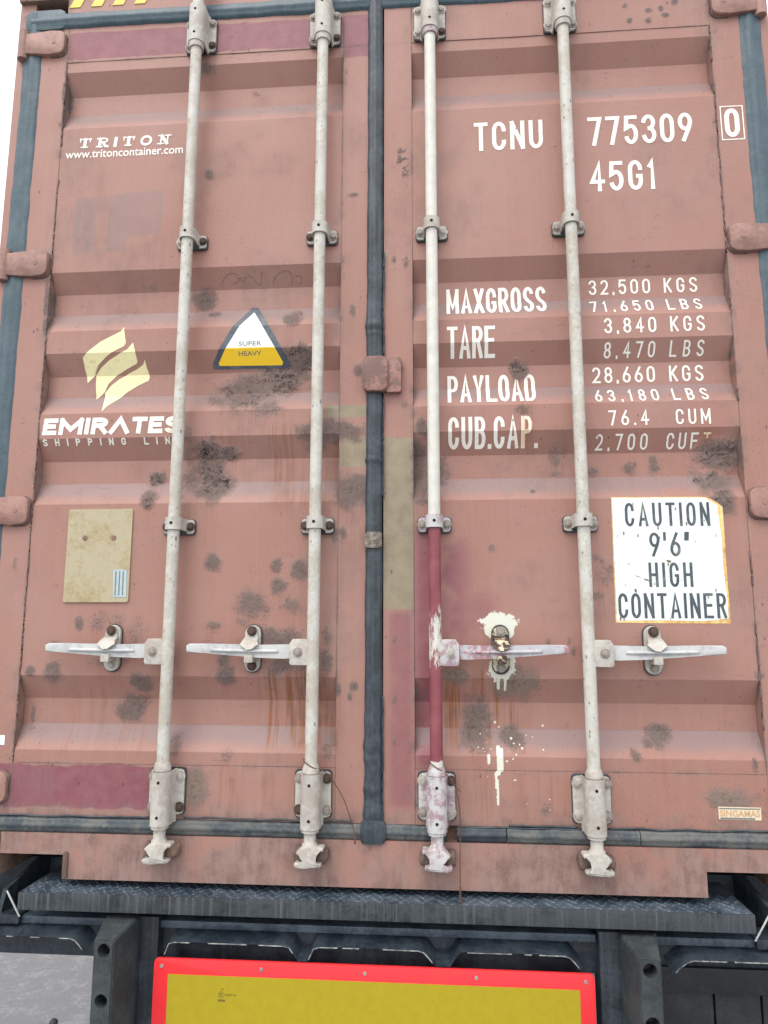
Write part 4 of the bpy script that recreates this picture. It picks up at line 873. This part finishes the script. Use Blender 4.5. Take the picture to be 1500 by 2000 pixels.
# ------------------------------------------------------------------ the trailer's tail
TR = thing('trailer', 'dusty blue black trailer tail with tread plate step and reflective board', 'trailer', (0, 0, 0))
TL = (0, 0, Z0)
def part(name, bm, mat, smooth=True, sharp=35, parent=None):
    o = from_bm(name, bm, mat, TR if parent is None else parent, TL if parent is None else (0, 0, 0), smooth, sharp); return o
bm = bmesh.new(); box(bm, -.957, .957, -.062, .20, -.0225, -.0195); box(bm, -.957, .957, .05, .20, -.06, -.023)
step = part('rear_step', bm, 'tread')
bm = bmesh.new(); box(bm, -.957, .957, -.0635, -.056, -.062, -.0190, .002); part('step_edge', bm, 'tread_face', parent=step)
bm = bmesh.new(); rr = random.Random(4)
k = 0
for i in range(68):
    for j in range(7):
        x = -.945+i*.0282+(.0141 if j % 2 else 0); y = -.048+j*.0172
        a = R(45 if (i+j) % 2 else -45); L_, W_ = .0125, .0036
        if abs(x) > .948: continue
        c, s = math.cos(a), math.sin(a)
        P = [(-L_, 0, 0), (-L_*.4, W_, 0), (L_*.4, W_, 0), (L_, 0, 0), (L_*.4, -W_, 0), (-L_*.4, -W_, 0)]
        T_ = [(-L_*.5, 0, .0028), (L_*.5, 0, .0028)]
        v = [bm.verts.new((x+c*p[0]-s*p[1], y+s*p[0]+c*p[1], -.0196+p[2])) for p in P]; t = [bm.verts.new((x+c*p[0]-s*p[1], y+s*p[0]+c*p[1], -.0196+p[2])) for p in T_]
        for f in ((0, 1, 6), (1, 2, 7, 6), (2, 3, 7), (3, 4, 7), (4, 5, 6, 7), (5, 0, 6)): bm.faces.new([(v+t)[q] for q in f])
tp = part('tread_pattern', bm, 'tread_wear' if 'tread_wear' in MAT else 'tread', False, parent=step); tp['kind'] = 'stuff'
# cross beam behind everything and its lipped top rail
bm = bmesh.new(); box(bm, -1.2, 1.2, .012, .10, -.20, -.104, .004); part('cross_beam', bm, 'trailer')
bm = bmesh.new(); 
for x0, x1, dz in ((-1.2, -.665, 0), (-.582, .575, 0), (.655, 1.2, 0)):
    box(bm, x0, x1, -.012, .06, -.116, -.096, .006)
part('top_rail', bm, 'tread')
# corrugated guard under the rail
def guard(segs, x_lo, x_hi):
    """segs: crest ranges"""
    xs = [x_lo]
    prof_ = []
    zc, zv = -.131, -.168
    def add(x, z): prof_.append((x, z))
    for c0, c1, l0, l1 in segs:
        add(l0, zv); add(l0+(c0-l0)*.5, (zc+zv)/2+.002); add(c0-.004, zc-.004); add(c0+.010, zc); add((c0+c1)/2, zc+.0005); add(c1-.010, zc); add(c1+.004, zc-.004); add(l1+(c1-l1)*.5, (zc+zv)/2+.002); add(l1, zv)
    return prof_
def guard_mesh(prof_, mat='tread'):  # bluer, lighter tread colour paints sky light onto the crests
    bm = bmesh.new(); rows = []
    for y, dz in ((-.054, 0.), (-.034, .006), (-.010, .012), (.015, .016)):
        rows.append([bm.verts.new((x, y, z+dz)) for x, z in prof_])
    for a, b in zip(rows, rows[1:]):
        for i in range(len(a)-1): bm.faces.new((a[i], a[i+1], b[i+1], b[i]))
    r = bmesh.ops.solidify(bm, geom=bm.faces[:], thickness=.004)
    g_ = part('corrugated_guard', bm, mat, True, 40)
    # bright worn front edge
    rr = random.Random(5); run = []
    P = [Vector((x, -.0548, z-.0018)) for x, z in prof_]
    fine = []
    for a, b in zip(P, P[1:]):
        n_ = max(2, int((b-a).length/.006))
        fine += [a+(b-a)*(q/n_) for q in range(n_)]
    fine.append(P[-1])
    for p in fine:
        wv = fbm(np.array([p.x]), np.array([p.z]), 22, 77)[0]
        if wv > .36 and p.z > -.164: run.append(p)
        else:
            if len(run) > 2: bm = bmesh.new(); tube(bm, run, .0011+.0004*rr.random(), 5); part('worn_edge', bm, 'worn_edge', True, 60, parent=g_)
            run = []
    if len(run) > 2: bm = bmesh.new(); tube(bm, run, .0013, 5); part('worn_edge', bm, 'worn_edge', True, 60, parent=g_)
guard_mesh(guard([(-.536, -.222, -.553, -.195), (-.150, .128, -.170, .162), (.227, .497, .199, .531)], -.56, .56))
guard_mesh(guard([(-1.16, -.800, -1.2, -.765)], -1.2, -.7)); guard_mesh(guard([(.795, 1.16, .750, 1.2)], .7, 1.2))
# mounting plates and rubber buffers
for sx in (-1, 1):
    a, b = sorted((sx*.580, sx*.725))
    bm = bmesh.new(); box(bm, a, b, -.024, .05, -.62, -.084, .004); part('mounting_plate', bm, 'trailer')
    cx = sx*.672
    bm = bmesh.new()
    f = [(-.026, -.094), (.026, -.094), (.026, -.37), (-.026, -.37)]; bk = [(-.043, -.078), (.043, -.078), (.043, -.40), (-.043, -.40)]
    V = [bm.verts.new((cx+x, -.150, z)) for x, z in f]; W = [bm.verts.new((cx+x, -.060, z)) for x, z in bk]; U = [bm.verts.new((cx+x, -.024, z)) for x, z in bk]
    bm.faces.new(V); bm.faces.new(U[::-1])
    for i in range(4): j = (i+1) % 4; bm.faces.new((V[i], W[i], W[j], V[j])); bm.faces.new((W[i], U[i], U[j], W[j]))
    bmesh.ops.bevel(bm, geom=bm.edges[:], offset=.003, segments=2, affect='EDGES')
    bf = part('rubber_buffer', bm, 'buffer', True, 30)
    cb = bmesh.new()
    for zz in (-.118, -.235, -.335): cyl(cb, (cx, -.20, zz), (cx, -.105, zz), .0165, n=24)
    bmesh.ops.recalc_face_normals(cb, faces=cb.faces); cm = bpy.data.meshes.new('cutter'); cb.to_mesh(cm); cb.free()
    co_ = bpy.data.objects.new('cutter', cm); COL.objects.link(co_); co_.parent = bf
    md = bf.modifiers.new('holes', 'BOOLEAN'); md.operation = 'DIFFERENCE'; md.object = co_; md.solver = 'EXACT'
    bpy.context.view_layer.update()
    nm = bpy.data.meshes.new_from_object(bf.evaluated_get(bpy.context.evaluated_depsgraph_get())); bf.modifiers.clear(); bf.data = nm
    nm.set_sharp_from_angle(angle=R(30)); bpy.data.objects.remove(co_)
    for zz in (-.118, -.235, -.335):
        bm = bmesh.new(); cyl(bm, (cx, -.112, zz), (cx, -.104, zz), .0110, n=6); part('buffer_bolt', bm, 'rust_bolt', False, None, parent=bf)
# reflective rear marking board
bm = bmesh.new(); plate(bm, rrect(-.5755, .5595, -.372, -.171, .012), -.056, -.050, .0012); board = part('marking_board', bm, 'red'); board['label'] = 'red bordered yellow reflective board across the trailer tail'
bm = bmesh.new(); plate(bm, [(-.537, -.334), (.522, -.334), (.522, -.209), (-.537, -.209)], -.0572, -.0559); part('yellow_field', bm, 'yellow', False, None, parent=board)
for x in (-.555, -.29, -.02, .265, .538):
    for z in (-.190, -.353):
        bm = bmesh.new(); cyl(bm, (x, -.0555, z), (x, -.0585, z), .0052, .0044, 14); part('rivet', bm, 'bolt', True, 40, parent=board)
def flat_text(s, x, z, h, wd):
    cu = bpy.data.curves.new('marking_print', 'FONT'); cu.body = s; cu.size = 1; cu.resolution_u = 2
    o = bpy.data.objects.new('marking_print_source', cu); COL.objects.link(o); bpy.context.view_layer.update()
    me = o.to_mesh(); bm = bmesh.new(); bm.from_mesh(me); o.to_mesh_clear(); bpy.data.objects.remove(o); bpy.data.curves.remove(cu)
    xs = [v.co.x for v in bm.verts]
    for v in bm.verts: v.co = (x+(v.co.x-min(xs))/(max(xs)-min(xs))*wd, -.0577, z+v.co.y/.73*h)
    me = bpy.data.meshes.new('marking_print'); bm.to_mesh(me); bm.free()
    return link('marking_print', me, 'print_brown', board)
MAT['print_brown'] = simple('olive_brown_print', (.11, .085, .015), (.14, .11, .02), 60, .5, .0001)
flat_text('70', -.394, -.242, .0045, .007); flat_text('E', -.396, -.2565, .0085, .006); flat_text('070872 100', -.383, -.2555, .0055, .029)
for k in range(6):
    x = -.401+.0033*k; bm = bmesh.new(); plate(bm, [(x, -.269), (x+.0022, -.269), (x+.0022, -.264), (x, -.264)], -.0578, -.0571); part('marking_print', bm, 'print_brown', False, None, parent=board)
bm = bmesh.new(); tube(bm, [(-.393+.0072*math.cos(a), -.0576, -.2525+.0072*math.sin(a)) for a in np.linspace(0, 2*math.pi, 24)], .0004, 4); part('marking_ring', bm, 'print_brown', False, None, parent=board)
# lamp housing on the far right, guide wings and stays at both ends, chassis
bm = bmesh.new(); box(bm, .735, 1.22, .0, .06, -.232, -.172, .004); part('lamp_beam', bm, 'housing')
bm = bmesh.new(); box(bm, .735, .868, .012, .09, -.60, -.234, .004); box(bm, .873, .985, .012, .09, -.60, -.234, .004); box(bm, .990, 1.22, .012, .09, -.60, -.234, .004); part('lamp_housing', bm, 'housing')
bm = bmesh.new(); box(bm, -1.22, -.735, .0, .06, -.198, -.150, .004); part('lamp_beam', bm, 'trailer')
for sx in (-1, 1):
    bm = bmesh.new()
    V = [(sx*.985, .20, .04), (sx*1.02, -.01, -.03), (sx*1.03, -.02, -.10), (sx*1.0, .20, -.10)]; V2 = [(x+sx*.012, y, z) for x, y, z in V]
    a = [bm.verts.new(p) for p in V]; b = [bm.verts.new(p) for p in V2]; bm.faces.new(a); bm.faces.new(b[::-1])
    for i in range(4): j = (i+1) % 4; bm.faces.new((a[i], b[i], b[j], a[j]))
    part('guide_wing', bm, 'trailer', False, None)
    bm = bmesh.new(); tube(bm, [(sx*1.0, -.045, -.022), (sx*.962, -.040, -.088)], .0024, 8); part('stay_rod', bm, 'galv')
    bm = bmesh.new(); box(bm, min(sx*.97, sx*1.22), max(sx*.97, sx*1.22), -.03, .05, -.112, -.088, .004); part('outrigger', bm, 'trailer')
    bm = bmesh.new(); box(bm, sx*.50-.07, sx*.50+.07, .10, 11.5, -.40, -.0005); part('chassis_beam', bm, 'trailer')
    bm = bmesh.new(); box(bm, min(sx*.57, sx*1.2), max(sx*.57, sx*1.2), .17, .33, -.16, -.001); part('bolster', bm, 'trailer')
bm = bmesh.new(); cyl(bm, (-.852, -.03, -.60), (-.852, -.03, -.352), .012, .010, 14); bmesh.ops.create_uvsphere(bm, u_segments=12, v_segments=6, radius=.0115, matrix=Matrix.Translation((-.852, -.03, -.352))); box(bm, -.86, -.58, -.02, .02, -.60, -.56); part('marker_stalk', bm, 'buffer')
for yy in (3.4, 4.75):
    bm = bmesh.new(); cyl(bm, (-.9, yy, -.70), (.9, yy, -.70), .06, n=16); part('axle', bm, 'trailer')
    for sx in (-1, 1):
        bm = bmesh.new(); box(bm, sx*.50-.04, sx*.50+.04, yy-.10, yy+.10, -.72, -.39); part('suspension_hanger', bm, 'trailer')
        bm = bmesh.new(); lathe_pts = [(.86, .26), (.86, .44), (.89, .495), (1.0, .50), (1.11, .495), (1.14, .44), (1.14, .26)]
        n = 40; rings = [[bm.verts.new((sx*x, yy+r*math.cos(2*math.pi*q/n), -.70+r*math.sin(2*math.pi*q/n))) for q in range(n)] for x, r in lathe_pts]
        for a, b in zip(rings, rings[1:]):
            for q in range(n): bm.faces.new((a[q], a[(q+1) % n], b[(q+1) % n], b[q]))
        wl = part('tyre', bm, 'tyre', True, 40)
        bm = bmesh.new(); cyl(bm, (sx*.87, yy, -.70), (sx*1.08, yy, -.70), .262, n=32); cyl(bm, (sx*1.08, yy, -.70), (sx*1.13, yy, -.70), .11, n=20); part('rim', bm, 'bolt', True, 40, parent=wl)
for sx in (-1, 1):
    bm = bmesh.new(); box(bm, sx*.45-.06, sx*.45+.06, 9.6, 9.72, -1.16, -.39); box(bm, sx*.45-.15, sx*.45+.15, 9.52, 9.80, -1.2, -1.16); part('landing_leg', bm, 'trailer')
